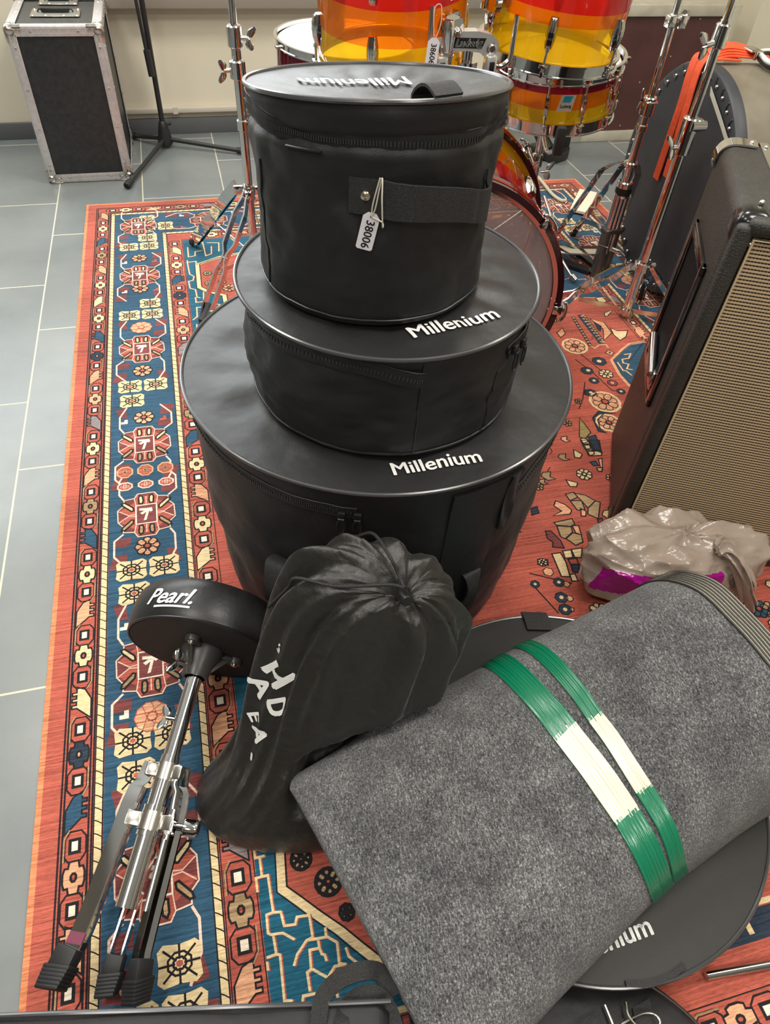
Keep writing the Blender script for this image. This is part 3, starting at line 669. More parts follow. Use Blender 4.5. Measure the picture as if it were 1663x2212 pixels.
# bass drum bag at the bottom of the stack
B1 = Bag(.258, .935, .0092, .489, [(0, .272), (.06, .285), (.5, .302), (.9, .31), (1, .316)], tilt=0.012, wr=.007, seed=1.3, dome=.006, lidwr=.006)
r1 = thing('bass_drum_bag', 'largest round black drum bag, at the bottom of the stack of three', 'drum bag', (.258, .93, .008), 'stacked black drum bags')
obj('body', B1.body(), BLACKFAB, r1)
lid_with_logo(B1, r1, .277, .668, .0345, 1.5)
obj('piping', B1.piping(1.0, .0032), PIPING, r1, label='glossy grey piping')
z = obj('zipper', B1.zipper(M(), [(-168, .472), (-150, .462), (-131, .457), (-109, .453)], .008), DROP, r1)
for a in (-112.7, -108.6):
    p = B1.pt(radians(a), (.452 - B1.z0) / B1.h, .003); zip_pull(z, p, Vector((cos(radians(a)), sin(radians(a)), 0)))
obj('zipper', B1.zipper(M(), [(-63, .418), (-50, .440), (-35, .452), (-10, .452)], .008), DROP, r1)
# upright webbing panel and its loose flap on the right of the front
m = M(); ph = [B1.pt(radians(a), 0, 0) for a in (0,)]
for (a0, a1, z0_, z1_, off) in ((-84, -66, .05, .478, .004), (-66, -61, .36, .478, .006)):
    rings = []
    for i in range(25):
        f = (lerp(z0_, z1_, i / 24) - B1.z0) / B1.h
        rings.append([B1.pt(radians(lerp(a0, a1, j / 6)), f, off + .002 * sin(j * .9 + i * .3)) for j in range(7)] + [B1.pt(radians(lerp(a1, a0, j / 6)), f, -.003) for j in range(7)])
    m.loft(rings, True, 0, True, True)
obj('front_panel', m, BLACKFAB, r1)
def side_handle(bag, root, a, zc, w, hgt, stick=.045):
    m = M(); rad = Vector((cos(radians(a)), sin(radians(a)), 0)); c = bag.pt(radians(a), (zc - bag.z0) / bag.h)
    pts = spline([c + Vector((0, 0, hgt / 2)) + rad * .002, c + Vector((0, 0, hgt * .52)) + rad * stick * .6, c + rad * stick + Vector((0, 0, hgt * .1)), c + Vector((0, 0, -hgt * .4)) + rad * stick * .7, c + Vector((0, 0, -hgt / 2)) + rad * .002], 8)
    t = Vector((-rad.y, rad.x, 0)); m.strip(pts, [t * w * (1 + .25 * sin(i * .3)) for i in range(len(pts))], .003)
    return obj('handle', m, WEB, root)
side_handle(B1, r1, -131, .255, .017, .10)
side_handle(B1, r1, -71, .215, .014, .085, .02)

# snare bag in the middle
B2 = Bag(.252, .885, B1.z0 + B1.h + .012, .172, [(0, .196), (.06, .203), (.3, .206), (.9, .207), (1, .212)], tilt=-.01, wr=.008, seed=4.1, dome=.004, lidwr=.004)
r2 = thing('snare_drum_bag', 'flat round black drum bag in the middle of the stack of three', 'drum bag', (.252, .885, B2.z0), 'stacked black drum bags')
obj('body', B2.body(120, 30), BLACKFAB, r2)
lid_with_logo(B2, r2, .302, .736, .0345, 14)
obj('piping', B2.piping(1.0, .0030), PIPING, r2, label='glossy grey piping')
obj('base_piping', B2.piping(0.03, .0022), BLACKPL, r2)
z = obj('zipper', B2.zipper(M(), [(-172, .654), (-147, .668), (-126, .668), (-109, .662), (-92, .650)], .009), DROP, r2)
m = M(); m.tube([B2.pt(radians(-92), i / 16, .0006) for i in range(1, 16)], .0012, 6); obj('seam', m, BLACKPL, r2); m = M(); m.tube([B2.pt(radians(-58 + 3 * i / 16), i / 16, .0006) for i in range(1, 11)], .0012, 6)
obj('seam', m, BLACKPL, r2)
z = obj('zipper', B2.zipper(M(), [(-52, .640), (-44, .648), (-30, .662), (-5, .668)], .009), DROP, r2)
for a in (-49.5, -44):
    p = B2.pt(radians(a), (.645 - B2.z0) / B2.h, .003); zip_pull(z, p, Vector((cos(radians(a)), sin(radians(a)), 0)))

# tom bag on top
B3 = Bag(.226, .882, B2.z0 + B2.h + .009, .231, [(0, .146), (.05, .150), (.4, .149), (.66, .150), (.80, .1515), (.862, .143), (.875, .1485), (.95, .153), (1, .151)], tilt=.15, wr=.006, seed=8.7, dome=-.015, lidwr=.0022)
r3 = thing('tom_drum_bag', 'tall round black drum bag with a white price tag, on top of the stack', 'drum bag', (.226, .882, B3.z0), 'stacked black drum bags')
obj('body', B3.body(120, 60), BLACKFAB, r3)
lid_with_logo(B3, r3, .212, .940, .036, 2, True, 1.3)
obj('piping', B3.piping(1.0, .0028), PIPING, r3, label='glossy grey piping')
z = obj('zipper', B3.zipper(M(), [(-180, .906), (-165, .900), (-146.7, .892), (-124, .889), (-99, .889), (-67, .886), (-36, .889), (-20, .897), (0, .905)], .008, 20), DROP, r3)
m = M().tube([B3.pt(radians(a), (.878 - B3.z0) / B3.h, .004) for a in (-143, -138, -132, -126)], .0016, 6)
obj('zip_pull', m, BLACKPL, z)
obj('seam', M().tube([B3.pt(radians(a), i / 20, .0008) for i in range(1, 15) for a in (-165.5,)], .0014, 6), BLACKPL, r3); m = M(); m.tube(B3.path([(-180, .699), (-150, .699), (-103, .699), (-60, .699), (-20, .699)], 10, .001), .0014, 6)
obj('seam', m, BLACKPL, r3)
# carrying strap riveted to the front
c = B3.path([(-115, .840), (-108, .840), (-103, .8395)], 6, .0022); k = len(c)
m = M(); m.strip(c, Vector((0, 0, .0195)), .003)
c2 = B3.path([(-103, .8390), (-92, .838), (-78, .834), (-62, .826), (-50, .817), (-42, .813)], 8, .003)
c2 = [p + Vector((cos(radians(-75)), sin(radians(-75)), 0)) * .012 * sin(pi * i / (len(c2) - 1)) ** .7 for i, p in enumerate(c2)]
m.strip(c2, [Vector((0, 0, .0205 - .0015 * sin(pi * i / (len(c2) - 1)))) for i in range(len(c2))], .003)
c3 = B3.path([(-42, .832), (-46, .845), (-43, .842)], 6, .004); m.strip(c3, Vector((0, 0, .006)), .003)
h = obj('handle', m, WEB, r3)
rad = Vector((cos(radians(-108)), sin(radians(-108)), 0)); p = B3.pt(radians(-107.7), (.841 - B3.z0) / B3.h, .0035)
obj('rivet', M().lathe([(0, .004), (.003, .0038), (.0052, .002), (.0055, 0)], p, rad, 20), simple('brass_rivet', srgb(225, 214, 190), 0.2, 1.0), h, label='pale brass rivet')
# pull tab sewn to the lid edge
m = M(); a0, a1 = -81, -70
pts_l = []
for i in range(9):
    t = i / 8; pts_l.append(B3.lid(1 - .30 * min(1, t * 1.2), radians(-76)) + Vector((.0, 0, .004 + .014 * sin(pi * min(1, t * 1.0)))))
tv = Vector((.97, .25, 0)) * .0165
m.strip(pts_l, tv, .003); obj('pull_tab', m, WEB, r3)

# price tag hanging from the strap
tg = thing('price_tag', 'white price tag numbered 38006 hanging from the top black bag', 'price tag', (.165, .72, .79), 'white price tags')
p0 = B3.pt(radians(-106.2), (.8065 - B3.z0) / B3.h, .006); rad = Vector((cos(radians(-106)), sin(radians(-106)), 0)); sd = Vector((-rad.y, rad.x, 0)).normalized()
up = Vector((0, 0, 1)); ca, sa = cos(radians(-12)), sin(radians(-12)); X = (sd * ca + up * sa); Y = (up * ca - sd * sa)
w, hh = .0095, .0215; ch = .005
poly = [(-w + .002, -hh), (w - .002, -hh), (w, -hh + .002), (w, hh - ch), (w - ch, hh), (-w + ch, hh), (-w, hh - ch), (-w, -hh + .002)]
m = M().prism(poly, p0, X, Y, .0006)
m.text('38006', .0165, lambda x, y: p0 + X * (y * .80) + Y * (-x * .8 - .003) + rad * .0011, mi=1, bold=.0002)
m.lathe([(.0007, 0), (.0016, 0)], p0 + Y * (hh - .004) + rad * .0009, rad, 12, mi=1)
obj('card', m, [PAPER, INK], tg)
m = M(); hole = p0 + Y * (hh - .004) + rad * .0012
top = B3.pt(radians(-101.5), (.8605 - B3.z0) / B3.h, .012); bot = B3.pt(radians(-100.5), (.816 - B3.z0) / B3.h, .016)
m.tube(spline([hole, hole + up * .012 + sd * .004 + rad * .004, top + Vector((0, 0, .001)), bot * .4 + top * .6 + rad * .006, bot, hole + sd * .012 + up * -.004 + rad * .003, hole], 10), .0008, 6)
m.tube(spline([hole, hole + up * .015 + sd * .001 + rad * .003, top + sd * -.002 + Vector((0, 0, .001))], 10), .0008, 6)
obj('string', m, STRING, tg)

# ---------------- cymbal bag lying on the rug ----------------
CYC = Vector((.460, .366, 0)); CYR = .304; TLT = radians(3.4)
ct, st = cos(TLT), sin(TLT)
def cyp(x, y, zz):
    """local disc coordinates -> world: the far edge rests on the rug, the near edge is raised"""
    return Vector((CYC.x + x, CYC.y + y * ct, .0095 + zz * ct + (CYR - y) * st))
def cytop(x, y, off=0.0):
    r = sqrt(x * x + y * y) / CYR
    return cyp(x, y, .046 + .012 * (1 - min(1, r) ** 2) + .0022 * nz(x * 12, y * 12, 3.3) * (1 - r) + off)
rc = thing('cymbal_bag', 'flat round black cymbal bag lying under the grey felt roll', 'cymbal bag', (.458, .372, .008))
n = 120; m = M()
m.loft([[cyp(CYR * rr * cos(2 * pi * j / n), CYR * rr * sin(2 * pi * j / n), zz) for j in range(n)] for rr, zz in ((.05, 0), (.9, 0), (.97, .002), (.99, .012), (.992, .03), (1, .044))], cap0=True)
obj('body', m, BLACKFAB, rc)
m = M(); k = 20
m.loft([[cytop(CYR * (1 - i / k) * cos(2 * pi * j / n), CYR * (1 - i / k) * sin(2 * pi * j / n)) for j in range(n)] for i in range(k)], cap1=True)
m.text('Millenium', .036, lambda x, y: cytop(.398 + x - CYC.x, .122 + y - CYC.y + .05 * x, .0012), mi=1, bold=.0008, sub=1)
obj('lid', m, [fabric('black_cymbal_bag_cloth', (.020, .0195, .018, 1), (.036, .035, .032, 1), .6, .4, .3, 7), WHITEINK], rc)
obj('piping', M().tube([cyp(CYR * 1.003 * cos(2 * pi * j / n), CYR * 1.003 * sin(2 * pi * j / n), .046) for j in range(n)], .0030, 8, closed=True), PIPING, rc, label='glossy grey piping')
tabc = Vector((.066, .28, 0))
m = M(); m.strip([cytop(.064, .305, .004), cytop(.063, .285, .006), cytop(.060, .262, .003)], Vector((.024, -.006, 0)), .004)
obj('pull_tab', m, WEB, rc); m = M(); m.strip([cyp(-.06 + .022 * i, -CYR * .996 + .004 * (i - 2) ** 2 * .5, .046) for i in range(5)], Vector((0, 0, .005)), .007)
obj('piping_joint', m, WEB, rc)

# ---------------- black bag under it, at the near edge ----------------
rb = thing('gig_bag', 'flat black bag with a webbing strap and wire hook, lowest at the bottom right', 'bag', (.27, -.12, .008))
m = M(); n = 96; LC = Vector((.312, -.085, .0092)); LR = .208
m.loft([[LC + Vector((LR * rr * cos(2 * pi * j / n), LR * rr * sin(2 * pi * j / n), zz + .001 * nz(j * .3, rr * 4, 0))) for j in range(n)] for rr, zz in ((.1, 0), (.96, 0), (1, .012), (.985, .024), (.95, .028), (.7, .031), (.3, .032), (.02, .032))], cap0=True, cap1=True)
obj('body', m, BLACKFAB, rb)
obj('piping', M().tube([LC + Vector((LR * cos(2 * pi * j / n), LR * sin(2 * pi * j / n), .024)) for j in range(n)], .0028, 8, closed=True), BLACKPL, rb)
sp = [Vector((.22, -.02, .046)), Vector((.29, .010, .048)), Vector((.345, .025, .047)), Vector((.375, .030, .046))]
m = M().strip(spline(sp, 6), Vector((.008, -.026, 0)), .004); st_ = obj('strap', m, WEB, rb)
m = M(); hp = Vector((.388, .030, .050))
m.tube(spline([hp + Vector((-.012, -.028, 0)), hp + Vector((-.010, .0, .001)), hp + Vector((-.010, .03, .0))], 6), .0018, 8)
m.tube(spline([hp + Vector((-.010, .002, 0)), hp + Vector((.012, .007, .002)), hp + Vector((.036, .009, .002)), hp + Vector((.050, .004, .002)), hp + Vector((.052, -.006, .003)), hp + Vector((.040, -.012, .003)), hp + Vector((.022, -.004, .004)), hp + Vector((.014, .012, .004)), hp + Vector((.018, .026, .002))], 8), .0017, 8)
obj('wire_hook', m, STEEL, st_, label='steel wire hook')
obj('loop', M().strip([Vector((.43, .050, .040)), Vector((.425, .036, .043)), Vector((.418, .022, .042))], Vector((.014, .002, 0)), .004), WEB, rb)

# ---------------- long hardware bag along the near edge ----------------
hb = thing('hardware_bag', 'long black soft case with two webbing handles along the bottom edge', 'bag', (-.1, .05, .008))
m = M(); rings = []
A = Vector((-.56, .268, 0)); Bq = Vector((.108, .126, 0)); ax = (Bq - A).normalized(); pr = Vector((ax.y, -ax.x, 0))
HW = .21; HZ = .098
def hsec(t):
    c = A.lerp(Bq, t); k = min(1.0, t / .06 + .3, (1 - t) / .05 + .35); out = []
    for (w, z_) in ((.030, 0), (.022, .01), (.014, .05), (.006, .082), (.006, .093), (.03, .098), (.10, .101), (.18, .098), (.205, .09), (HW, .05), (.205, .01), (.2, 0)):
        out.append(c + pr * (HW / 2 + (w - HW / 2) * k) + Vector((0, 0, .0092 + 1.50 * z_ * (.6 + .4 * k) + .003 * nz(t * 9, w * 20, z_ * 20))))
    return out
m.loft([hsec(i / 40) for i in range(41)], True, 0, True, True)
obj('body', m, BLACKFAB, hb)
HANDLE1 = ((.005, .03, .160), (.0, .075, .160), (.0, .113, .160), (.005, .132, .160), (.014, .146, .156), (.036, .156, .160), (.066, .157, .160), (.086, .150, .146), (.092, .125, .138))
HANDLE2 = ((.032, .05, .160), (.028, .09, .160), (.028, .114, .160), (.036, .130, .141), (.055, .137, .146), (.076, .132, .145), (.088, .115, .139), (.09, .08, .160))
m = M().tube([A.lerp(Bq, i / 40) + pr * .010 + Vector((0, 0, .0092 + .1465 + .002 * sin(i * .5))) for i in range(1, 40)], .0028, 8); obj('piping', m, PIPING, hb, label='glossy grey piping')
for pts, hw in ((HANDLE1, .0105), (HANDLE2, .0085)):
    P_ = spline([Vector(q) for q in pts], 8); wv = []
    for i in range(len(P_)):
        t = (P_[min(i + 1, len(P_) - 1)] - P_[max(i - 1, 0)]).normalized(); wv.append((Vector((-t.y, t.x, 0)).normalized() * .92 + Vector((0, 0, .4))) * hw)
    obj('handle', M().strip(P_, wv, .004, nv=[Vector((0, 0, 1))] * len(P_)), WEB, hb)
# pure python shapes: felt roll and drawstring sack
def felt(s, q, off=0.0):
    """s along the roll (0 left end .. 1 right end), q across it (0 far edge .. 1 near edge), over the top"""
    fx, fy = .028 + .655 * s, .438 + .165 * s + .02 * math.sin(math.pi * s)
    nx, ny = .165 + .635 * s - .040 * s * s, .010 + .325 * s - .110 * s * s
    H = .088 + .150 * s - .02 * math.sin(math.pi * s)
    zb = .098 - .006 * s
    a = math.pi * (1 - q); p = 2.0 / 2.7
    c, sn = math.cos(a), math.sin(a)
    w = (math.copysign(abs(c) ** p, c) + 1) / 2
    h = abs(sn) ** p
    t = w
    x = fx + (nx - fx) * t; y = fy + (ny - fy) * t; z = zb + H * h
    L = math.hypot(nx - fx, ny - fy)
    ux, uy = (nx - fx) / L, (ny - fy) / L
    k = off
    return (x + ux * c * k, y + uy * c * k, z + sn * k)
SACK = [ # cx, cy, z, rx, ry, roll, pitch
 (.018, .446, .0095, .148, .078, 0, 0), (.019, .446, .017, .160, .090, 0, 0), (.034, .452, .05, .149, .092, 1, 0), (.060, .466, .10, .138, .086, 3, 4), (.093, .490, .165, .135, .079, 6, 8),
 (.124, .520, .24, .137, .074, 10, 14), (.148, .534, .31, .138, .070, 14, 20), (.168, .544, .365, .128, .066, 18, 27), (.182, .546, .400, .106, .058, 20, 32),
 (.190, .542, .416, .074, .046, 20, 34), (.194, .535, .418, .042, .028, 20, 36), (.194, .529, .410, .018, .014, 20, 38), (.194, .524, .398, .012, .010, 20, 38)]
def sackc(v):
    k = len(SACK) - 1; f = max(0, min(k - 1e-6, v * k)); i = int(f); t = f - i
    P = [SACK[max(0, min(k, j))] for j in (i - 1, i, i + 1, i + 2)]
    out = []
    for c in range(7):
        p0, p1, p2, p3 = (p[c] for p in P)
        out.append(.5 * (2 * p1 + (p2 - p0) * t + (2 * p0 - 5 * p1 + 4 * p2 - p3) * t * t + (3 * p1 - p0 - 3 * p2 + p3) * t ** 3))
    return out
def sack(th, v, off=0.0):
    cx, cy, cz, rx, ry, ro, pi_ = sackc(v); ro = math.radians(ro); pi_ = math.radians(pi_)
    X = (.97 * math.cos(ro), -.24 * math.cos(ro), -math.sin(ro)); Y = (.24 * math.cos(pi_), .97 * math.cos(pi_), math.sin(pi_))
    # pleats run down from the gathered mouth
    g = max(0.0, min(1.0, (v - .12) / .50)); e = max(0.0, min(1.0, (1.0 - v) / .10))
    f = 1 + g * e * (.095 * math.sin(9 * th + 1.3 * math.sin(2 * th + 3 * v) + .8) + .055 * math.sin(17 * th + 2 * math.sin(3 * th) + 4 * v)) * (1 if v < .75 else 1.5)
    f += .05 * math.sin(3 * th + 7 * v) * math.sin(math.pi * min(1, v * 1.3)) 
    a = math.cos(th); b = math.sin(th); n = 2 / 2.3
    a = math.copysign(abs(a) ** n, a); b = math.copysign(abs(b) ** n, b)
    rx = rx * f + off; ry = ry * f + off
    return (cx + X[0] * a * rx + Y[0] * b * ry, cy + X[1] * a * rx + Y[1] * b * ry, cz + X[2] * a * rx + Y[2] * b * ry)
# ---------------- grey felt roll ----------------
def felt_mat():
    n = N('grey_marled_felt'); v = n.coord(); v2 = n.coord((1, 1, 1), rot=(0, 0, .25))
    a = n.noise(v, 420, 3, .7); b = n.noise(v, 1000, 2, .6); c = n.noise(v, 14, 4, .6); st = n.noise(n.coord((500, 160, 300), rot=(0, 0, -.3)), 1.0, 2)
    f = n.math('ADD', n.math('MULTIPLY', a, .5), n.math('ADD', n.math('MULTIPLY', b, .28), n.math('ADD', n.math('MULTIPLY', c, .22), n.math('MULTIPLY', n.math('SUBTRACT', st, .5), .35))))
    col = n.ramp(f, [(.36, srgb(32, 32, 35)), (.47, srgb(80, 80, 82)), (.56, srgb(118, 119, 119)), (.68, srgb(190, 191, 188))])
    n.set(color=col, rough=.95, spec=.1, sheen=.25)
    n.bump(n.math('ADD', a, n.math('MULTIPLY', b, .7)), .8, .0035)
    return n.mat
FELT = felt_mat()
BINDL = noisy('grey_binding_tape_light', srgb(150, 144, 128), srgb(172, 166, 148), 600, .8); BINDD = noisy('grey_binding_tape_dark', srgb(60, 60, 56), srgb(78, 76, 70), 600, .8)
fr = thing('felt_roll', 'folded grey felt drum mat tied with green and white ribbons', 'felt mat', (.42, .33, .11))
def fp(s, q, off=0.0):
    p = Vector(felt(s, q, off)); w = sin(pi * min(1, max(0, q))) ** .5
    p.z += w * (.010 * nz(p.x * 5, p.y * 5, 2.0) + .003 * nz(p.x * 17, p.y * 17, 5)); p.y += .004 * nz(p.x * 7, 1, p.z * 9)
    return p
m = M(); ns, nq = 90, 60
def ring(s, k=1.0, dz=0.0, nb=14):
    top = [fp(s, i / nq) for i in range(nq + 1)]
    a, b = top[-1], top[0]; r = top + [a.lerp(b, i / nb) + Vector((0, 0, -.004 * sin(pi * i / nb))) for i in range(1, nb)]
    if k != 1.0:
        c = sum(r, Vector()) / len(r); r = [c + (p - c) * k for p in r]
    return r
axv = (Vector(felt(.1, .5)) - Vector(felt(0, .5))).normalized()
rings = []
rings += [ring(i / ns) for i in range(ns + 1)]
rings += [[p + axv * .006 for p in ring(1, .97)], [p + axv * .004 for p in ring(1, .91)], [p - axv * .03 for p in ring(1, .86)], [p - axv * .05 for p in ring(1, .5)]]
m.loft(rings, True, 0, False, True)
# the folded end: an upper and a lower fold bulge out with a slit between them
R0 = ring(0); top_ = R0[:nq + 1]; fa, fb = top_[0], top_[-1]; nh = 26; rows = []
for i in range(nh + 1):
    h = i / nh; row = []
    for j in range(nq + 1):
        T_ = top_[j]; B_ = fa.lerp(fb, (T_ - fa).dot((fb - fa).normalized()) / (fb - fa).length) if 0 < j < nq else T_
        k_ = min(1, (T_ - B_).length / .05); sp_ = .42 + .05 * sin(j * .12)
        hh_ = h / sp_ if h < sp_ else (h - sp_) / (1 - sp_)
        row.append(T_.lerp(B_, h) - axv * (.026 if h < sp_ else .022) * k_ * max(0, 1 - (2 * hh_ - 1) ** 2) ** .5 + Vector((0, 0, .0025 * nz(j * .12, i * .2, 3))))
    rows.append(row)
m.loft(rows, False)
obj('outer_layer', m, FELT, fr, 80)
m = M(); nstr = 14
for i in range(nstr):
    s0, s1 = 1.004 - .052 * (i + 1) / nstr, 1.004 - .052 * i / nstr
    m.loft([[fp(min(s, 1), q / 60, .0022 + (.0012 if i % 2 else 0)) + axv * max(0, s - 1) * .7 for q in range(3, 61)] for s in (s0, s1)], False, i % 2)
m.loft([[fp(.952, q / 60, o) for q in range(3, 61)] for o in (.003, -.002)], False, 1); m.loft([[fp(1, q / 60, o) + axv * .003 for q in range(3, 61)] for o in (.003, -.003)], False, 1)
obj('edge_binding', m, [BINDL, BINDD], fr, label='striped grey webbing edge')
m = M()
for i in range(10):
    q0, q1 = .80 + .2 * i / 10, .80 + .2 * (i + 1) / 10
    m.loft([[fp(0, q, .001) - axv * (.004 + ex_) + Vector((0, 0, dz)) for q in (q0, q1)] for dz, ex_ in ((.003, 0), (-.010, .020), (-.022, .024))], False, i % 2)
obj('edge_binding', m, [BINDL, BINDD], fr, label='striped grey webbing edge')
# shiny ribbons tied round the roll
def ribmat(nm, c, r): 
    n = N(nm); v = n.coord((60, 60, 60)); n.set(color=c, rough=r, spec=.7, coat=.35, coatr=.15); n.bump(n.noise(n.coord((700, 120, 200), rot=(0, 0, .9)), 1, 2), .35, .001); return n.mat
RG = ribmat('green_satin_ribbon', srgb(8, 116, 82), .26); RW = ribmat('cream_satin_ribbon', srgb(226, 218, 196), .3)
def ribbon(name, label, path, w, sp, seed):
    m = M(); P = spline([(s, q, 0) for s, q in path], 14); k = len(P); nf = 44
    nrm = []
    cols = []
    for j in range(nf + 1):
        row = []
        for i, p in enumerate(P):
            ds = (j / nf - .5) * w
            row.append(fp(p.x + ds, min(.999, p.y + ds * -.12), .0032 + .0012 * nz(j * .22 + seed, i * .03, 0) + .0004 * sin(j * 1.1)))
        cols.append(row)
    b = len(m.v)
    for r in cols: m.v += r
    for j in range(nf):
        jj = .006 * (random.random() - .5) + .012 * nz(j * .35, seed, 0) + .010 * (j / nf - .5)
        for i in range(k - 1):
            t = i / (k - 1); mi = 1 if sp[0] + jj < t < sp[1] + jj * 1.2 else 0
            m.f.append([b + j * k + i, b + j * k + i + 1, b + (j + 1) * k + i + 1, b + (j + 1) * k + i]); m.m.append(mi)
    # turned edges give the ribbon its thickness
    for j in (0, nf):
        m.loft([cols[j], [p - Vector((0, 0, .0022)) for p in cols[j]]], False, 0)
    return obj(name, m, [RG, RW], fr, 60, label=label)
ribbon('ribbon', 'wider green and white ribbon round the grey felt roll, nearer its folded end', [(.52, .10), (.508, .20), (.500, .31), (.495, .44), (.495, .52), (.494, .60), (.492, .72), (.50, .85), (.525, .965)], .062, (.44, .665), 1.0)
ribbon('ribbon', 'narrower green and white ribbon round the grey felt roll, nearer the plastic bag', [(.598, .11), (.592, .20), (.585, .31), (.575, .44), (.566, .51), (.558, .58), (.555, .67), (.555, .85), (.58, .95)], .040, (.46, .68), 4.0)

# ---------------- drawstring sack ----------------
def spt(th, v, off=0.0):
    p = Vector(sack(th, v, off)); w = min(1, v * 5) * min(1, (1 - v) * 6)
    d = .007 * nz(th * 1.4, v * 5, p.z * 4) + .0022 * nz(cos(th) * 9, sin(th) * 9, v * 14) + .0030 * (1 - abs(nz(cos(th) * 5, sin(th) * 5, v * 5)) * 3) * .7
    p.x += d * cos(th) * w; p.y += d * sin(th) * w; p.z += d * .4 * w
    p.z = max(p.z, .0092)
    # the cloth is pressed back where the felt roll and the cymbal bag touch it
    yf = .452 + (p.x - .008) * .27
    if p.z > .085 and p.x > .0:
        yl = yf - max(0, p.z - .15) * .9; p.y = lerp(p.y, max(p.y, yl), min(1, p.x / .05) * min(1, (p.z - .085) / .03))
    dx, dy = p.x - CYC.x, p.y - CYC.y; dd = sqrt(dx * dx + dy * dy)
    if p.z < .11 and dd < CYR + .006: p.x, p.y = CYC.x + dx / dd * (CYR + .006), CYC.y + dy / dd * (CYR + .006)
    return p
sr = thing('drawstring_bag', 'black satin drawstring bag with white letters leaning on the big drum bag', 'drawstring bag', (.06, .46, .008))
m = M(); n = 200; k = 90
m.loft([[spt(2 * pi * j / n, i / k) for j in range(n)] for i in range(k + 1)], True, 0, True, True)
def letters(body, th0, v0, size, rot, bold):
    c, s_ = cos(radians(rot)), sin(radians(rot))
    # local metric of the cloth at the print
    e = .02; P0 = spt(th0, v0); du = (spt(th0 + e, v0) - P0).length / e; dv = (spt(th0, v0 + e) - P0).length / e
    m.text(body, size, lambda x, y: spt(th0 + (x * c - y * s_) / du, v0 + (x * s_ + y * c) / dv, .0022), mi=1, bold=bold, sub=2)
letters('H', 3.76, .455, .050, -28, .0022); letters('D', 3.90, .405, .042, -62, .0022); letters('A', 3.60, .42, .045, -40, .002); letters('A', 3.78, .355, .036, -50, .002); letters('E', 3.62, .372, .030, -50, .001); letters("'s", 3.66, .50, .016, -20, .0008); letters('-', 3.80, .315, .04, -75, .001)
obj('cloth', m, [SATIN, WHITEINK], sr, 70)
g = Vector(sack(0, .93)).lerp(Vector(sack(pi, .93)), .5); gd = Vector((-.10, -.66, .74)).normalized()
obj('cord_lock', M().lathe([(0, -.008), (.008, -.008), (.0085, -.004), (.0085, .012), (.007, .015), (0, .015)], g + gd * .010 + Vector((0, -.006, .004)), Vector((.05, -.75, .3)), 16), BLACKPL, sr)
lk = g + gd * .018 + Vector((0, .006, .014))
m = M()
m.tube(spline([lk + Vector((0, -.006, .002)), lk + Vector((-.004, .012, .010)), spt(1.9, .80, .012) * .5 + lk * .5 + Vector((-.006, 0, .022)), spt(1.9, .74, .016), spt(1.9, .64, .014)], 12), .0024, 8)
m.tube(spline([lk + Vector((-.002, -.006, .002)), lk + Vector((-.020, .0, .006)), spt(3.5, .76, .016), spt(3.3, .66, .016), spt(3.15, .58, .015), spt(2.95, .50, .010)], 12), .0024, 8)
obj('cord', m, WEB, sr)

# ---------------- drum throne, folded and lying down ----------------
F = Vector((-.27, .24, .048)); Sx = Vector((-.096, .676, .132)); AX = (Sx - F).normalized(); LN = (Sx - F).length
U = AX.cross(Vector((0, 0, 1))).normalized(); Wv = U.cross(AX)
TF = lambda t, u=0, w=0: F + AX * (LN * t) + U * u + Wv * w
tr = thing('drum_throne', 'folded chrome drum throne with round black seat lying on the rug', 'drum throne', tuple(F))
SR = .128
def seatdir(ph): return U * cos(radians(ph)) + Wv * sin(radians(ph))
m = M().lathe([(.02, .004), (SR * .93, .004), (SR * .985, .000), (SR * 1.005, .006), (SR * 1.02, .02), (SR * 1.02, .050), (SR * .985, .066), (SR * .93, .074), (SR * .7, .079), (.0, .082)], Sx, AX, 80)
phc = 108.0
def seatwrap(x, y):
    ph = phc - x / SR * 180 / pi; return Sx + seatdir(ph) * (SR * 1.02 + .0012) + AX * (.034 + y)
m.text('Pearl.', .037, seatwrap, mi=1, bold=.0010, shear=.45, sub=2)
for i in range(12):
    xa, xb = -.022 + .062 * i / 12, -.022 + .062 * (i + 1) / 12
    m.add([seatwrap(xa, -.0185), seatwrap(xb, -.0185), seatwrap(xb, -.0150), seatwrap(xa, -.0150)], [[0, 1, 2, 3]], 1)
obj('seat', m, [VINYL, WHITEINK], tr)
obj('seat_welt', M().tube([Sx + seatdir(q * 4) * SR * .985 + AX * .001 for q in range(90)], .0022, 6, closed=True), BLACKPL, tr)
obj('seat_base', M().lathe([(0, -.001), (SR * .96, -.001), (SR * .97, .004), (0, .004)], Sx, AX, 60), noisy('black_seat_board', (.010, .009, .009, 1), (.018, .016, .015, 1), 60, .7, .3, 300), tr)
DKP = simple('smoky_grey_plastic', (.045, .045, .042, 1), .35)
m = M().lathe([(.017, -.050), (.021, -.050), (.024, -.03), (.036, -.006), (.036, -.001), (.01, -.001)], Sx, AX, 32)
for ph in (95, 215, 335):
    d = seatdir(ph); t = AX.cross(d); R_ = Matrix((d, t, AX)).transposed()
    m.box(Sx + d * .038 - AX * .005, (.040, .020, .008), R_, .003); m.lathe([(0, -.010), (.011, -.010), (.012, -.006), (.012, 0)], Sx + d * .058, AX, 18)
    m.prism([(.016, -.044), (.050, -.006), (.016, -.006)], Sx - t * .002, d, AX, -.004 if False else .004)
br_ = obj('seat_bracket', m, DKP, tr, label='smoky grey plastic bracket')
m = M()
for ph in (95, 215, 335): m.lathe([(0, -.0145), (.004, -.0135), (.006, -.010)], Sx + seatdir(ph) * .058, AX, 12)
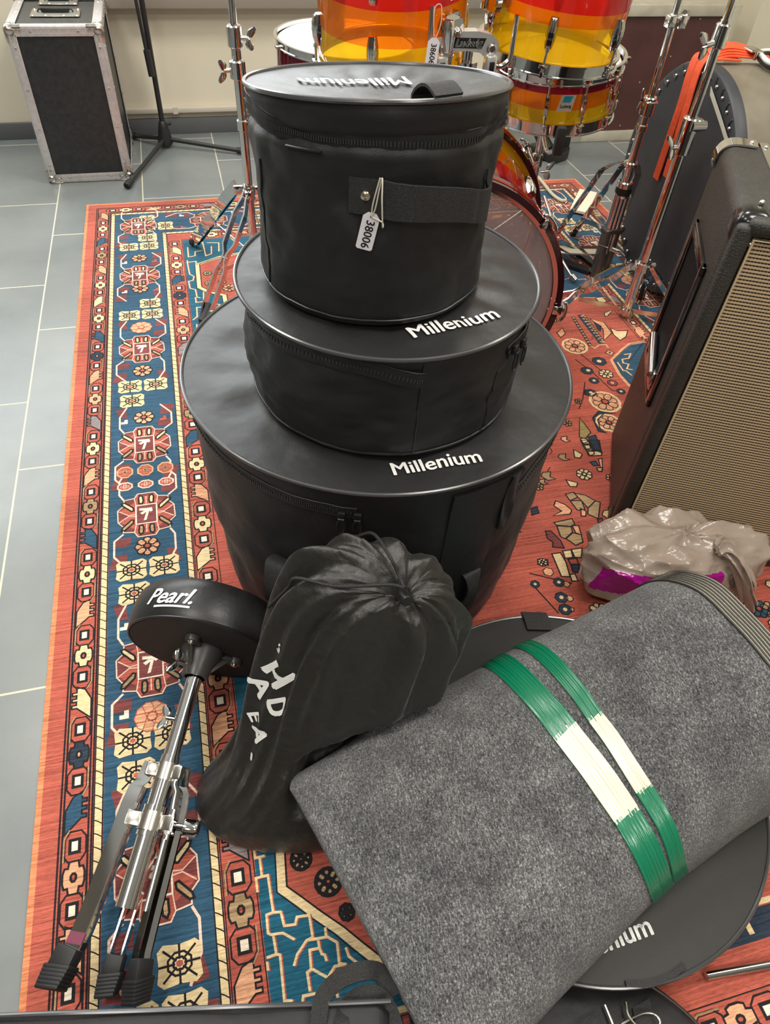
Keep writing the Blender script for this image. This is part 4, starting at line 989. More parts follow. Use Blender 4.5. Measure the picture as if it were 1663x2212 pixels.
obj('bolt', M().lathe([(0, -.0145), (.004, -.0135), (.006, -.010)], Sx + seatdir(95) * .058, AX, 12), STEEL, br_)
obj('bolt', M().lathe([(0, -.0145), (.004, -.0135), (.006, -.010)], Sx + seatdir(215) * .058, AX, 12), STEEL, br_); obj('bolt', M().lathe([(0, -.0145), (.004, -.0135), (.006, -.010)], Sx + seatdir(335) * .058, AX, 12), STEEL, br_)
def wingbolt(parent, p, d, ax, sc=1.0, mat=None):
    d = d.normalized(); ax = ax.normalized(); o = d.cross(ax)
    m = M().cyl(p, p + d * .016 * sc, .0042 * sc, n=12)
    c = p + d * .017 * sc
    for sg in (-1, 1):
        rings = []
        for i in range(7):
            t = i / 6; q = c + ax * sg * (.002 + .019 * t) * sc + d * (.007 * t * t) * sc; wd = (.0050 + .0035 * sin(pi * t)) * sc * (1 if i < 6 else .5)
            rings.append([q + d * wd * cos(a) + o * .0022 * sc * sin(a) for a in [2 * pi * j / 10 for j in range(10)]])
        m.loft(rings, True, 0, True, True)
    return obj('wing_bolt', m, mat or CHROME, parent)
up_ = obj('upper_pole', M().cyl(TF(.60), TF(.925), .0125, n=28), CHROME, tr)
wingbolt(br_, TF(.93, -.016, .012), -U * .8 + Wv * .6, AX + U * .2)
wingbolt(up_, TF(.745, -.010, .004), -U, AX, .9)
obj('collar', M().cyl(TF(.60), TF(.628), .0150, .0140, n=28), CHROME, up_)
m = M().cyl(TF(.55), TF(.603), .0165, n=28)
for d in (-U * .92 + Wv * .38, U * .92 + Wv * .38, -Wv): m.box(TF(.577) + d.normalized() * .021, (.02, .012, .020), Matrix((d.normalized(), AX.cross(d).normalized(), AX)).transposed(), .002)
obj('upper_hub', m, STEEL, tr)
lp = obj('lower_tube', M().cyl(TF(.19), TF(.56), .0150, n=28).cyl(TF(.455), TF(.472), .0185, n=28).cyl(TF(.385), TF(.398), .0175, n=28), CHROME, tr)
m = M().cyl(TF(.40), TF(.455), .0190, n=28)
for d in (-U * .92 + Wv * .38, U * .92 + Wv * .38): m.box(TF(.428) + d.normalized() * .026, (.024, .006, .020), Matrix((d.normalized(), AX.cross(d).normalized(), AX)).transposed(), .001)
obj('lower_hub', m, STEEL, tr)
PURPLE = simple('maroon_sleeve', srgb(120, 60, 80), .45)
def bar(m, pts, wv, th, nv): m.strip(pts, wv, th, nv)
legs = ((-U * .96 + Wv * .28, .052, .0115, -U * .25 + Wv), (U * .9 + Wv * .10, .046, .0085, U * .8 + Wv * .6), (U * .12 - Wv * .35, .030, .0075, Wv))
for i, (d, ro, hw, nrm) in enumerate(legs):
    lg = None; m = M(); d0 = d.copy()
    side_w = AX.cross(nrm).normalized() * hw
    path = [TF(.60) + d * .026, TF(.575) + d * .028, TF(.54) + d * .030, TF(.52) + d * .037, TF(.47) + d * .040, TF(.20) + d * (.036 + (ro - .03) * .5), TF(.09) + d * ro, TF(.045) + d * (ro + .004)]
    if i == 0:
        bar(m, path, side_w, .0022, nrm)
        bar(m, [p - nrm.normalized() * .008 + side_w * .9 for p in path[3:]], side_w * .2, .014, nrm)
    else:
        for sg in (-1, 1): bar(m, [p + side_w * sg * 1.1 for p in path], nrm.normalized() * .0075, .0022, side_w)
        if i == 1: bar(m, path[2:], side_w, .0022, nrm)
    lg = obj('leg', m, CHROME, tr)
    if i == 0: obj('sleeve', M().strip([TF(.115) + d * (ro * .97), TF(.085) + d * (ro * 1.0)], side_w * 1.06, .004, nrm), PURPLE, lg, label='maroon band')
    b = TF(.06) + d * (ro + .002) + nrm.normalized() * .003
    obj('rivet', M().lathe([(0, .003), (.003, .0026), (.0055, 0)], b, nrm, 16), STEEL, lg)
    # ribbed rubber foot
    m = M(); f0 = TF(.075) + d * (ro + .002); f1 = TF(-.018) + d * (ro + .010)
    ax2 = (f1 - f0).normalized(); sw = ax2.cross(nrm).normalized(); nn = sw.cross(ax2)
    Rm = Matrix((sw, ax2, nn)).transposed(); L2 = (f1 - f0).length
    m.box(f0.lerp(f1, .28), (hw * 2 + .010, L2 * .62, .022), Rm, .003)
    for r_ in range(6):
        m.box(f0.lerp(f1, .52 + .10 * r_), (hw * 2 + .016 - .001 * r_, .0060, .027), Rm @ Matrix.Rotation(radians(12), 3, 'Z'), .002)
    m.box(f0.lerp(f1, .8), (hw * 2 + .006, L2 * .5, .02), Rm, .003)
    m.v = [Vector((v.x, v.y, max(v.z, .0092))) for v in m.v]
    obj('rubber_foot', m, RUBBER, lg, label='ribbed black rubber foot')
lk_ = TF(.425, .062, .010); obj('knob', M().lathe([(0, .012), (.010, .012), (.0125, .008), (.0125, -.008), (.010, -.010), (0, -.010)], lk_, U, 18).cyl(TF(.425, .02, .005), lk_, .004), CHROME, tr)

# ---------------- crumpled carrier bag ----------------
def plastic(nm, c, tr_):
    n = N(nm); v = n.coord(); n.set(color=c, rough=.20, spec=.7, trans=0)
    vo = n.new('ShaderNodeTexVoronoi'); vo.inputs['Scale'].default_value = 22; n.link(v, vo.inputs['Vector'])
    n.bump(n.math('ADD', vo.outputs['Distance'], n.noise(v, 20, 4)), .55, .008)
    ts = n.new('ShaderNodeBsdfTranslucent'); ts.inputs[0].default_value = c; mx = n.new('ShaderNodeMixShader'); mx.inputs[0].default_value = tr_
    n.link(n.b.outputs[0], mx.inputs[1]); n.link(ts.outputs[0], mx.inputs[2]); n.link(mx.outputs[0], n.out.inputs[0]); return n.mat
pb = thing('carrier_bag', 'crumpled taupe plastic carrier bag with a magenta patch before the guitar cabinet', 'plastic bag', (.775, .735, .008))
PC = Vector((.835, .712, .009))
def pbag(th, v):
    r = (1 - .0 * v) * (sin(pi * min(1, .10 + .9 * v) ** .8)) ** .55 if v < .999 else .02
    prof = [(0, .80), (.15, .98), (.4, 1.0), (.65, .95), (.82, .78), (.93, .5), (1, .04)]
    for (a, ra), (b, rb) in zip(prof, prof[1:]):
        if v <= b + 1e-6: r = lerp(ra, rb, (v - a) / (b - a)); break
    zt = [(0, 0), (.15, .03), (.4, .10), (.65, .165), (.82, .195), (.93, .205), (1, .200)]
    for (a, za), (b, zb) in zip(zt, zt[1:]):
        if v <= b + 1e-6: z = lerp(za, zb, (v - a) / (b - a)); break
    c, s_ = cos(th), sin(th); rr0 = r
    d = .020 * (1 - 2.4 * abs(nz(c * 1.2 + 9, s_ * 1.2 + rr0 * 1.5, z * 7))) + .012 * (1 - 2.4 * abs(nz(c * 2.2 * rr0 + 3, s_ * 2.2 * rr0 + 2, z * 12 + 5))) + .003 * (1 - 2 * abs(nz(c * 6 * rr0, s_ * 6 * rr0, z * 30)))
    rr = r + d * 6 * min(1, v * 8) * max(.25, min(1, (1.02 - v) * 5))
    p = PC + Vector(((.165 * rr) * c, .082 * rr * s_, z * .74 + d * .8 * min(1, v * 3)))
    p.y -= .35 * (p.x - PC.x) * 1.0 * .5
    return p
n = 140; k = 60
m = M(); rows = [[pbag(2 * pi * j / n, i / k) for j in range(n)] for i in range(k + 1)]; b = 0
m.loft(rows, True, 0, True, True)
fi = 0
for i in range(k):
    for j in range(n):
        th = 360 * j / n; v = i / k
        if 203 < th < 286 and .20 + .0036 * (th - 203) < v < .52 + .0022 * (th - 203): m.m[i * n + j] = 1
obj('film', m, [plastic('taupe_film', srgb(178, 162, 148), .25), plastic('magenta_film', srgb(176, 22, 148), .2)], pb, 28)
m = M()
for q, (bx, by, h_, an) in enumerate(((.868, .655, .03, .3), (.885, .668, .012, -.2))):
    rings = []
    for i in range(15):
        t = i / 14; c = Vector((bx + .06 * t, by - .04 * t + .015 * sin(t * 5), .155 + h_ * sin(pi * t) + .03 * (1 - t) - .05 * t)); w = .010 + .022 * t
        rings.append([c + Vector((.10 * w * cos(a), w * cos(a) * (1 + .5 * sin(5 * a + t * 4)), w * .8 * sin(a) * (1 + .4 * sin(7 * a + 2 * t)))) for a in [2 * pi * j / 26 for j in range(26)]])
    m.loft(rings, True, 0, True, True)
    obj('handle', m, bpy.data.materials['taupe_film'], pb, 40); m = M()
# ---------------- acrylic drum kit ----------------
def acrylic(nm, c, t=.5):
    n = N(nm); c = (*c[:3], 1)
    tr_ = n.new('ShaderNodeBsdfTransparent'); tr_.inputs[0].default_value = c
    tl = n.new('ShaderNodeBsdfTranslucent'); tl.inputs[0].default_value = c
    df = n.new('ShaderNodeBsdfDiffuse'); df.inputs[0].default_value = c
    gl = n.new('ShaderNodeBsdfGlossy'); gl.inputs['Roughness'].default_value = .06
    lw = n.new('ShaderNodeFresnel'); lw.inputs[0].default_value = 1.45
    a = n.new('ShaderNodeMixShader'); a.inputs[0].default_value = .55; n.link(df.outputs[0], a.inputs[1]); n.link(tl.outputs[0], a.inputs[2])
    b = n.new('ShaderNodeMixShader'); b.inputs[0].default_value = t; n.link(a.outputs[0], b.inputs[1]); n.link(tr_.outputs[0], b.inputs[2])
    g = n.new('ShaderNodeMixShader'); n.link(lw.outputs[0], g.inputs[0]); n.link(b.outputs[0], g.inputs[1]); n.link(gl.outputs[0], g.inputs[2])
    n.link(g.outputs[0], n.out.inputs[0]); return n.mat
AY = acrylic('yellow_acrylic', (1.0, .66, .012), .60); AO = acrylic('orange_acrylic', (1.0, .27, .008), .58); AR = acrylic('red_acrylic', (.86, .03, .03), .58); AM = acrylic('maroon_acrylic', (.36, .015, .05), .55)
def headmat(nm, c, t, r=.12):
    n = N(nm); tr_ = n.new('ShaderNodeBsdfTransparent'); tr_.inputs[0].default_value = (.92, .9, .88, 1); n.set(color=c, rough=r, spec=.6)
    mx = n.new('ShaderNodeMixShader'); mx.inputs[0].default_value = t; n.link(n.b.outputs[0], mx.inputs[1]); n.link(tr_.outputs[0], mx.inputs[2]); n.link(mx.outputs[0], n.out.inputs[0]); return n.mat
HEADC = headmat('clear_drumhead', (.75, .74, .70, 1), .72, .10); HEADS = headmat('smoky_drumhead', (.36, .25, .24, 1), .38, .14); HEADW = simple('white_drumhead', srgb(240, 242, 244), .35)
class Fr:
    """a drum's own frame: origin, axis (towards the batter head), X across"""
    def __init__(s, o, ax, x=(1, 0, 0)):
        s.o = Vector(o); s.a = Vector(ax).normalized(); x = Vector(x); s.x = (x - s.a * x.dot(s.a)).normalized(); s.y = s.a.cross(s.x)
    def p(s, r, deg, z): q = radians(deg); return s.o + (s.x * cos(q) + s.y * sin(q)) * r + s.a * z
    def rd(s, deg): q = radians(deg); return s.x * cos(q) + s.y * sin(q)
    def lathe(s, m, prof, n=96, mi=0): 
        vs = [s.p(max(r, 1e-5), 360 * j / n, z) for r, z in prof for j in range(n)]; fs = []
        for i in range(len(prof) - 1):
            for j in range(n): fs.append([i * n + j, i * n + (j + 1) % n, (i + 1) * n + (j + 1) % n, (i + 1) * n + j])
        return m.add(vs, fs, mi)
def shell(fr, root, R, bands):
    m = M(); z = [b[0] for b in bands]; mats = []
    for (z0, z1, mt) in bands:
        if mt not in mats: mats.append(mt)
        fr.lathe(m, [(R, z0), (R, lerp(z0, z1, .5)), (R, z1)], mi=mats.index(mt))
    fr.lathe(m, [(R - .006, bands[0][0]), (R, bands[0][0])], mi=0); fr.lathe(m, [(R - .006, bands[-1][1]), (R, bands[-1][1])], mi=mats.index(bands[-1][2]))
    return obj('shell', m, mats, root, label='translucent striped acrylic shell' if len(mats) > 1 else 'translucent acrylic shell')
def hoop(fr, root, R, z0, z1, name='hoop', mat=None, ears=(), w=.004):
    m = M(); zs = 1 if z1 > z0 else -1
    prof = [(R, z0), (R + .002, z0 - zs * .0012), (R + w + .004, z0 - zs * .0012), (R + w + .004, z0 + zs * .002), (R + w, z0 + zs * .003), (R + w, z1 - zs * .003), (R + w + .0045, z1 - zs * .002), (R + w + .0045, z1), (R, z1), (R, z0)]
    fr.lathe(m, prof, 120)
    for d in ears: m.box(fr.p(R + w + .006, d, z0 + zs * .004), (.012, .020, .006), Matrix((fr.rd(d), fr.a.cross(fr.rd(d)), fr.a)).transposed(), .0015)
    return obj(name, m, mat or CHROME, root)
def lug(fr, root, R, d, z0, z1, zr=None, wide=.021, rmat=None):
    r = fr.rd(d); t = fr.a.cross(r); zc, L = (z0 + z1) / 2, abs(z1 - z0); c = fr.p(R, d, zc)
    m = M(); rings = []
    for k in range(9):
        u = -1 + 2 * k / 8; w = wide / 2 * (1 - .34 * abs(u) ** 1.6); h = .0145 * (1 - .42 * abs(u) ** 2.5)
        q = c + fr.a * (u * L / 2); rings.append([q - t * w, q - t * w * .96 + r * h * .55, q - t * w * .62 + r * h, q + t * w * .62 + r * h, q + t * w * .96 + r * h * .55, q + t * w])
    m.loft(rings, True, 0, True, True)
    for k in (-1, 0, 1): m.tube([c + t * k * wide * .19 + r * (.0150 * (1 - .42 * abs(u) ** 2.5)) + fr.a * (u * L / 2) for u in (-.92, -.5, 0, .5, .92)], .0021, 6)
    lg = obj('lug', m, CHROME, root)
    if zr is not None:
        e = z0 if abs(zr - z0) < abs(zr - z1) else z1
        sg = 1 if zr > e else -1
        m = M().cyl(fr.p(R + .011, d, e - sg * .006), fr.p(R + .011, d, zr), .0030, n=10); m.cyl(fr.p(R + .011, d, zr - sg * .001), fr.p(R + .011, d, zr + sg * .009), .0048, n=6); m.cyl(fr.p(R + .011, d, e - sg * .004), fr.p(R + .011, d, e + sg * .004), .0048, n=12)
        obj('tension_rod', m, CHROME, lg)
    return lg
def dhead(fr, root, R, z, mat, name='head'): 
    m = M(); fr.lathe(m, [(.0, z + .002), (R * .5, z + .0018), (R * .96, z + .0008), (R, z - .004)], 96); fr.lathe(m, [(R, z - .004), (R * .96, z - .0006), (0, z + .0004)], 96); return obj(name, m, mat, root)
# bass drum
bd = thing('bass_drum', 'large see-through red and amber bass drum standing behind the bag stack', 'drum', (.61, 1.62, .01), 'acrylic drum kit')
fr_ = Fr((.555, 1.445, .300), (-.259, -.966, 0))
BR = .268
shell(fr_, bd, BR, [(-.40, -.30, AY), (-.30, -.20, AO), (-.20, -.11, AR), (-.11, -.02, AM)])
for nm, z0, z1 in (('front_hoop', -.030, .012), ('rear_hoop', -.425, -.383)):
    m = M(); fr_.lathe(m, [(BR + .004, z0), (BR + .018, z0), (BR + .018, z1), (BR + .004, z1), (BR + .004, z0)], 120); 
    hp_ = obj(nm, m, simple('black_cherry_lacquer', (.030, .006, .008, 1), .12, coat=.6), bd)
    m = M(); zz = .006 if nm == 'front_hoop' else -.42
    fr_.lathe(m, [(BR + .018, (z0 + z1) / 2 - .006), (BR + .0192, (z0 + z1) / 2 - .006), (BR + .0192, (z0 + z1) / 2 + .006), (BR + .018, (z0 + z1) / 2 + .006)], 120); obj('inlay', m, AR, hp_)
    m = M(); fr_.lathe(m, [(BR - .006, z1 - .008), (BR + .004, z1 - .006), (BR + .004, z1 - .014)], 120); obj('head_rim', m, CHROME, hp_)
m = M(); fr_.lathe(m, [(0, .0), (BR * .5, .0), (BR * .97, -.001), (BR * .99, -.006)], 96)
m.text('Ludwig', .075, lambda x, y: fr_.o + fr_.a * .0015 + Vector((.966, -.259, 0)) * (x * 1.1 - .052) + Vector((0, 0, .105 + y)), mi=1, bold=.002, shear=.25)
obj('front_head', m, [HEADS, INK], bd, label='smoky translucent front head with black lettering')
dhead(fr_, bd, BR * .98, -.40, HEADC, 'rear_head')
def claw(d, z, sg):
    r = fr_.rd(d); t = fr_.a.cross(r); m = M()
    Rm = Matrix((r, t, fr_.a)).transposed(); m.box(fr_.p(BR + .020, d, z), (.008, .026, .05), Rm, .003); m.box(fr_.p(BR + .012, d, z + sg * .026), (.022, .022, .006), Rm, .002); m.cyl(fr_.p(BR + .030, d, z + sg * .012), fr_.p(BR + .030, d, z - sg * .10), .0035, n=10); m.cyl(fr_.p(BR + .030, d, z + sg * .014), fr_.p(BR + .030, d, z + sg * .024), .0065, n=12)
    c = obj('claw', m, CHROME, bd)
    obj('t_handle', M().tube(spline([fr_.p(BR + .030, d, z + sg * .03) - t * .026 - r * .006, fr_.p(BR + .030, d, z + sg * .03) - t * .01, fr_.p(BR + .030, d, z + sg * .03) + t * .01, fr_.p(BR + .030, d, z + sg * .03) + t * .026 - r * .006], 4), [.0035] + [.0045] * 11 + [.0035], 10), CHROME, c)
    lug(fr_, c, BR, d, z - sg * .10, z - sg * .15) if False else None
for d in (-3, 43, -43, 84, 137, 180, -137):
    claw(d, -.006, 1); claw(d, -.402, -1)
for d in (-3, 43, 84, -43): lug(fr_, bd, BR, d, -.25, -.16, None, .026)
for sx in (-1, 1):
    a = fr_.o - fr_.a * .12 + Vector((.966, -.259, 0)) * sx * .225 + Vector((0, 0, -.18)); b_ = Vector((a.x + sx * .06, a.y - .08, .02)); obj('spur', M().tube([a, b_], .007, 10).ball(b_, .010, 8), CHROME, bd)
# floor tom
ft = thing('floor_tom', 'maroon floor tom with bright white head behind the left rack tom', 'drum', (.50, 2.42, .0), 'acrylic drum kit')
f2 = Fr((.505, 2.42, .20), (0.02, -.02, 1)); 
shell(f2, ft, .203, [(.0, .20, AM), (.20, .385, AM)]); hoop(f2, ft, .206, .388, .408, 'top_hoop', None, [i * 45 + 12 for i in range(8)]); hoop(f2, ft, .206, .01, -.025, 'bottom_hoop', None, [i * 45 + 12 for i in range(8)]); dhead(f2, ft, .203, .400, HEADW); dhead(f2, ft, .203, -.004, HEADC, 'bottom_head')
for i in range(8): lug(f2, ft, .204, i * 45 + 12, .27, .33, .385); lug(f2, ft, .204, i * 45 + 12, .11, .05, -.005)
for d in (200, 320, 80): obj('leg', M().tube([f2.p(.222, d, .22), f2.p(.222, d, -.10), f2.p(.25, d, -.155)], .0055, 10).cyl(f2.p(.25, d, -.155), f2.p(.256, d, -.178), .011, n=12).box(f2.p(.214, d, .10), (.03, .03, .05), None, .004), CHROME, ft)
# rack toms
def rack_tom(label, o, ax, R, H, d0, bands_, name='rack_tom'):
    t = thing(name, label, 'drum', o, 'acrylic drum kit'); f = Fr(o, ax)
    shell(f, t, R, [(0, H * bands_[0], AY), (H * bands_[0], H * bands_[1], AO), (H * bands_[1], H * bands_[2], AR), (H * bands_[2], H, AM)])
    ds = [d0 + 60 * i for i in range(6)]
    hoop(f, t, R + .003, .006, -.018, 'bottom_hoop', None, ds); hoop(f, t, R + .003, H - .010, H + .026, 'top_hoop', None, ds)
    dhead(f, t, R - .001, -.003, HEADC, 'bottom_head'); dhead(f, t, R - .001, H + .012, HEADC, 'batter_head')
    for d in ds: lug(f, t, R, d, .090, .033, -.010, .024); lug(f, t, R, d, H - .085, H - .03, H + .012, .024)
    return t, f
rt, f3 = rack_tom('left rack tom in clear orange and yellow bands, with a price tag', (.472, 1.734, .730), (-.05, -.10, 1), .158, .228, -118, (.30, .58, .86))
rt2, f4 = rack_tom('right rack tom in clear orange and red bands, above the snare drum', (.842, 1.72, .750), (.045, -.06, 1), .153, .223, -117, (.33, .44, .74))
# tom bracket bars on the shells
def bracket(f, root, R, d, zc):
    r = f.rd(d); t = f.a.cross(r); m = M(); c = f.p(R, d, zc)
    hexp = [(-.018, -.034), (.018, -.034), (.027, -.016), (.027, .016), (.018, .034), (-.018, .034), (-.027, .016), (-.027, -.016)]
    m.prism(hexp, c, t, f.a, .016); m.prism([(x * .72, y * .78) for x, y in hexp], c + r * .016, t, f.a, .012); m.box(c + r * .020 - t * .020, (.03, .014, .058), Matrix((r, t, f.a)).transposed(), .004); m.ball(c + r * .030 + f.a * .004, .009, 8)
    return obj('mount_bracket', m, CHROME, root)
bracket(f3, rt, .158, -60, .090); bracket(f4, rt2, .153, -168, .095)
# double tom holder
th_ = thing('tom_holder', 'chrome double tom holder arm with a black badge between the rack toms', 'tom holder', (.60, 1.59, .60))
m = M(); o = Vector((.588, 1.572, .787)); X = Vector((1, 0, .0)); Z = Vector((0, 0, 1))
pts = [(-.060, -.010), (-.066, 0), (-.064, .014), (-.050, .022), (-.02, .026), (.02, .026), (.05, .020), (.064, .010), (.068, -.004), (.060, -.022), (.046, -.024), (.030, -.012), (.0, -.008), (-.03, -.010), (-.046, -.020)]
m.prism(pts, o + Vector((0, .02, 0)), X, Z, .028)
rec = [(-.036, .016), (.038, .014), (.030, -.004), (-.032, -.002)]
CAST = simple('bright_cast_chrome', (.82, .82, .80, 1), .30, .75)
arm = obj('arm', m, CAST, th_)
m = M().prism(rec, o + Vector((0, -.0075, 0)), X, Z, .0012)
m.text('Ludwig', .019, lambda x, y: o + Vector((x * 1.05, -.0095, .006 + y)), mi=1, bold=.0005, shear=.2)
obj('badge', m, [BLACKPL, WHITEINK], arm, label='black badge with chrome lettering')
for sx in (-1, 1):
    c = o + Vector((sx * .052, -.009, -.004))
    obj('screw', M().lathe([(0, .004), (.006, .004), (.008, .001), (.011, 0)], c, (0, -1, 0), 18), STEEL, arm)
    kb = o + Vector((sx * .054, -.004, -.032)); obj('knuckle', M().box(kb, (.024, .026, .034), None, .005).box(kb + Vector((0, -.012, -.002)), (.011, .008, .018), None, .002, mi=1), [CAST, BLACKPL], arm)
obj('post', M().cyl(Vector((.598, 1.592, .60)), Vector((.598, 1.592, .782)), .0125, n=24).cyl(Vector((.598, 1.592, .742)), Vector((.598, 1.592, .755)), .024, n=20), CHROME, th_)
obj('clamp', M().box((.571, 1.592, .68), (.024, .03, .12), None, .006).box((.598, 1.60, .598), (.07, .05, .03), None, .006), CHROME, th_)
c = o + Vector((.054, -.004, -.032))
obj('rod', M().tube(spline([c, c + Vector((.02, 0, -.006)), c + Vector((.038, -.001, .002)), c + Vector((.044, -.002, .018)), c + Vector((.044, -.002, .085))], 8), .0055, 12), CHROME, th_)
c2_ = o + Vector((-.054, -.004, -.032)); obj('rod', M().tube(spline([c2_, c2_ + Vector((-.014, .002, .0)), c2_ + Vector((-.026, .0, .012)), c2_ + Vector((-.028, 0, .10))], 8), .0055, 12), CHROME, th_)
# price tag on the left rack tom
pt = thing('price_tag', 'small white price tag numbered 38606 hanging at the left rack tom', 'price tag', (.51, 1.55, .77), 'white price tags')
p0 = Vector((.508, 1.550, .781)); X = Vector((.995, .0, -.08)).normalized(); Y = Vector((.08, 0, .995)).normalized()
w, hh, ch = .0125, .025, .007
poly = [(-w + .002, -hh), (w - .002, -hh), (w, -hh + .002), (w, hh - ch), (w - ch, hh), (-w + ch, hh), (-w, hh - ch), (-w, -hh + .002)]
m = M().prism(poly, p0, X, Y, .0008); m.text('38606', .0180, lambda x, y: p0 + X * (y * .9) + Y * (-x * .8 - .002) - Vector((0, .0014, 0)), mi=1, bold=.0001)
obj('card', m, [PAPER, INK], pt)
obj('string', M().tube(spline([p0 + Y * hh * .85, p0 + Vector((-.003, -.002, .05)), p0 + Vector((-.002, .0, .075)), p0 + Vector((.010, .0, .078)), p0 + Vector((.012, -.002, .05)), p0 + Y * hh * .85 + X * .002], 8), .0008, 6), STRING, pt)
# snare drum and its stand
sn = thing('snare_drum', 'shallow clear orange and yellow snare drum on a chrome stand', 'drum', (1.09, 2.13, .49), 'acrylic drum kit')
f5 = Fr((1.090, 2.13, .500), (-.07, -.05, 1)); R = .177
shell(f5, sn, R, [(0, .045, AY), (.045, .086, AO), (.086, .118, AM)])
ds = [-160, -120, -88, -55, -16, 25, 60, 100, 140, 175]
hoop(f5, sn, R + .003, .010, -.022, 'bottom_hoop', None, ds); hoop(f5, sn, R + .003, .108, .138, 'top_hoop', None, ds); dhead(f5, sn, R - .001, -.003, HEADC, 'bottom_head'); dhead(f5, sn, R - .001, .124, headmat('coated_drumhead', (.80, .80, .80, 1), .35, .10), 'batter_head')
for d in ds:
    lg = lug(f5, sn, R, d, .028, .088, -.006, .017)
    obj('tension_rod', M().cyl(f5.p(R + .011, d, .08), f5.p(R + .011, d, .118), .003, n=10).cyl(f5.p(R + .011, d, .116), f5.p(R + .011, d, .127), .0045, n=6), CHROME, lg)
q = f5.rd(-104); o = f5.p(R + .0012, -104, .064); t = f5.a.cross(q)
m = M().prism([(-.024, -.020), (.018, -.020), (.026, .022), (-.014, .022)], o, t, f5.a, .0012)
m.prism([(-.010, .004), (.012, .004), (.018, .020), (-.006, .020)], o + q * .0013, t, f5.a, .0006, mi=1)
m.text('Ludwig', .012, lambda x, y: o + t * (x * .9 + .001) + f5.a * (-.006 + y) + q * .0022, mi=2, bold=.0003)
obj('badge', m, [simple('silver_badge', srgb(214, 206, 196), .3, .4), simple('teal_badge', srgb(28, 140, 160), .3), INK], sn, label='silver and teal maker badge')
st_p = f5.p(R + .016, 2, .06); m = M().box(st_p, (.03, .03, .10), None, .006).box(st_p + Vector((.016, -.005, .04)), (.04, .012, .012), None, .004).tube([st_p + Vector((.012, 0, .045)), st_p + Vector((.018, -.004, -.06))], .006, 10)
obj('strainer', m, CHROME, sn); obj('throw_lever', M().box(st_p + Vector((.016, -.01, -.045)), (.014, .016, .035), None, .005), BLACKPL, bpy.data.objects['strainer'])
ss = thing('snare_stand', 'chrome snare stand with black rubber arm tips under the snare drum', 'drum stand', (1.085, 2.14, .0))
sx, sy = 1.085, 2.14
obj('pole', M().cyl(Vector((sx, sy, .03)), Vector((sx, sy, .44)), .0125, n=20).cyl(Vector((sx, sy, .20)), Vector((sx, sy, .235)), .017, n=20), CHROME, ss)
for d in (-105, 15, 135):
    e = Vector((sx + .145 * cos(radians(d)), sy + .155 * sin(radians(d)), .468)); e2 = Vector((sx + .21 * cos(radians(d)), sy + .21 * sin(radians(d)), .425)); 
    if d == -105: e2 = Vector((1.02, 1.925, .44)); e = Vector((1.03, 1.925, .445))
    a_ = obj('arm', M().tube(spline([Vector((sx, sy, .41)), Vector((sx, sy, .41)).lerp(e, .5) + Vector((0, 0, -.03)), e], 6), .006, 10), CHROME, ss)
    dd = Vector((cos(radians(d)), sin(radians(d)), 0)); obj('rubber_tip', M().box(e + dd * .010 + Vector((0, 0, .025)), (.026, .026, .075), Matrix.Rotation(radians(d), 3, 'Z'), .005), RUBBER, a_, label='black rubber tip')
for d in (-60, 60, 180): obj('leg', M().tube([Vector((sx, sy, .18)), Vector((sx + .23 * cos(radians(d)), sy + .23 * sin(radians(d)), .022))], .007, 10).cyl(Vector((sx + .225 * cos(radians(d)), sy + .225 * sin(radians(d)), .03)), Vector((sx + .245 * cos(radians(d)), sy + .245 * sin(radians(d)), .020)), .011, n=10), CHROME, ss)
pl_ = bpy.data.objects['pole']; wingbolt(pl_, Vector((sx + .015, sy - .01, .30)), Vector((.9, -.4, .2)), Vector((.3, .2, 1)), 1.3); wingbolt(pl_, Vector((sx + .015, sy - .012, .215)), Vector((.9, -.4, 0)), Vector((1, 0, 0)), 1.2)
obj('basket_bolt', M().box((sx - .012, sy - .02, .34), (.03, .03, .04), None, .006).tube([Vector((sx - .02, sy - .02, .30)), Vector((sx - .045, sy - .05, .25))], .006, 8), CHROME, ss)

# ---------------- chrome stands ----------------
def double_leg(parent, top, foot, knee, w0, w1, hw=.0055, th=.0020, rubber=True, name='leg', pinch=None, long=.06):
    """two parallel flat strips that pinch together, ending in a rubber foot"""
    top, foot = Vector(top), Vector(foot); ax_ = (foot - top).normalized(); sw = ax_.cross(Vector((0, 0, 1))).normalized(); nr = sw.cross(ax_)
    fr2 = [(0, w0 * .4), (.06, w0 * .45), (.16, w0), (.40, w0), (.47, w0 * .30), (.53, w0 * .30), (.60, w1), (.88, w1), (.97, w1 * .5)] if pinch is None else pinch
    m = M()
    for sg in (-1, 1): m.strip([top.lerp(foot, t) + sw * sg * w for t, w in fr2], nr * hw, th, sw)
    for t, w in ((0.5, w0 * .3), (.95, w1 * .5), (.04, w0 * .45)): m.cyl(top.lerp(foot, t) - sw * (w + .004), top.lerp(foot, t) + sw * (w + .004), .0038, n=10)
    lg = obj(name, m, CHROME, parent)
    if rubber:
        f0 = top.lerp(foot, 1 - long / (foot - top).length); m = M().tube([f0, f0.lerp(foot, .55), foot + Vector((0, 0, .006)), foot], [.010, .012, .014, .012], 14); m.v = [Vector((v.x, v.y, max(v.z, .0092))) for v in m.v]
        obj('rubber_foot', m, RUBBER, lg, label='black rubber foot')
    return lg
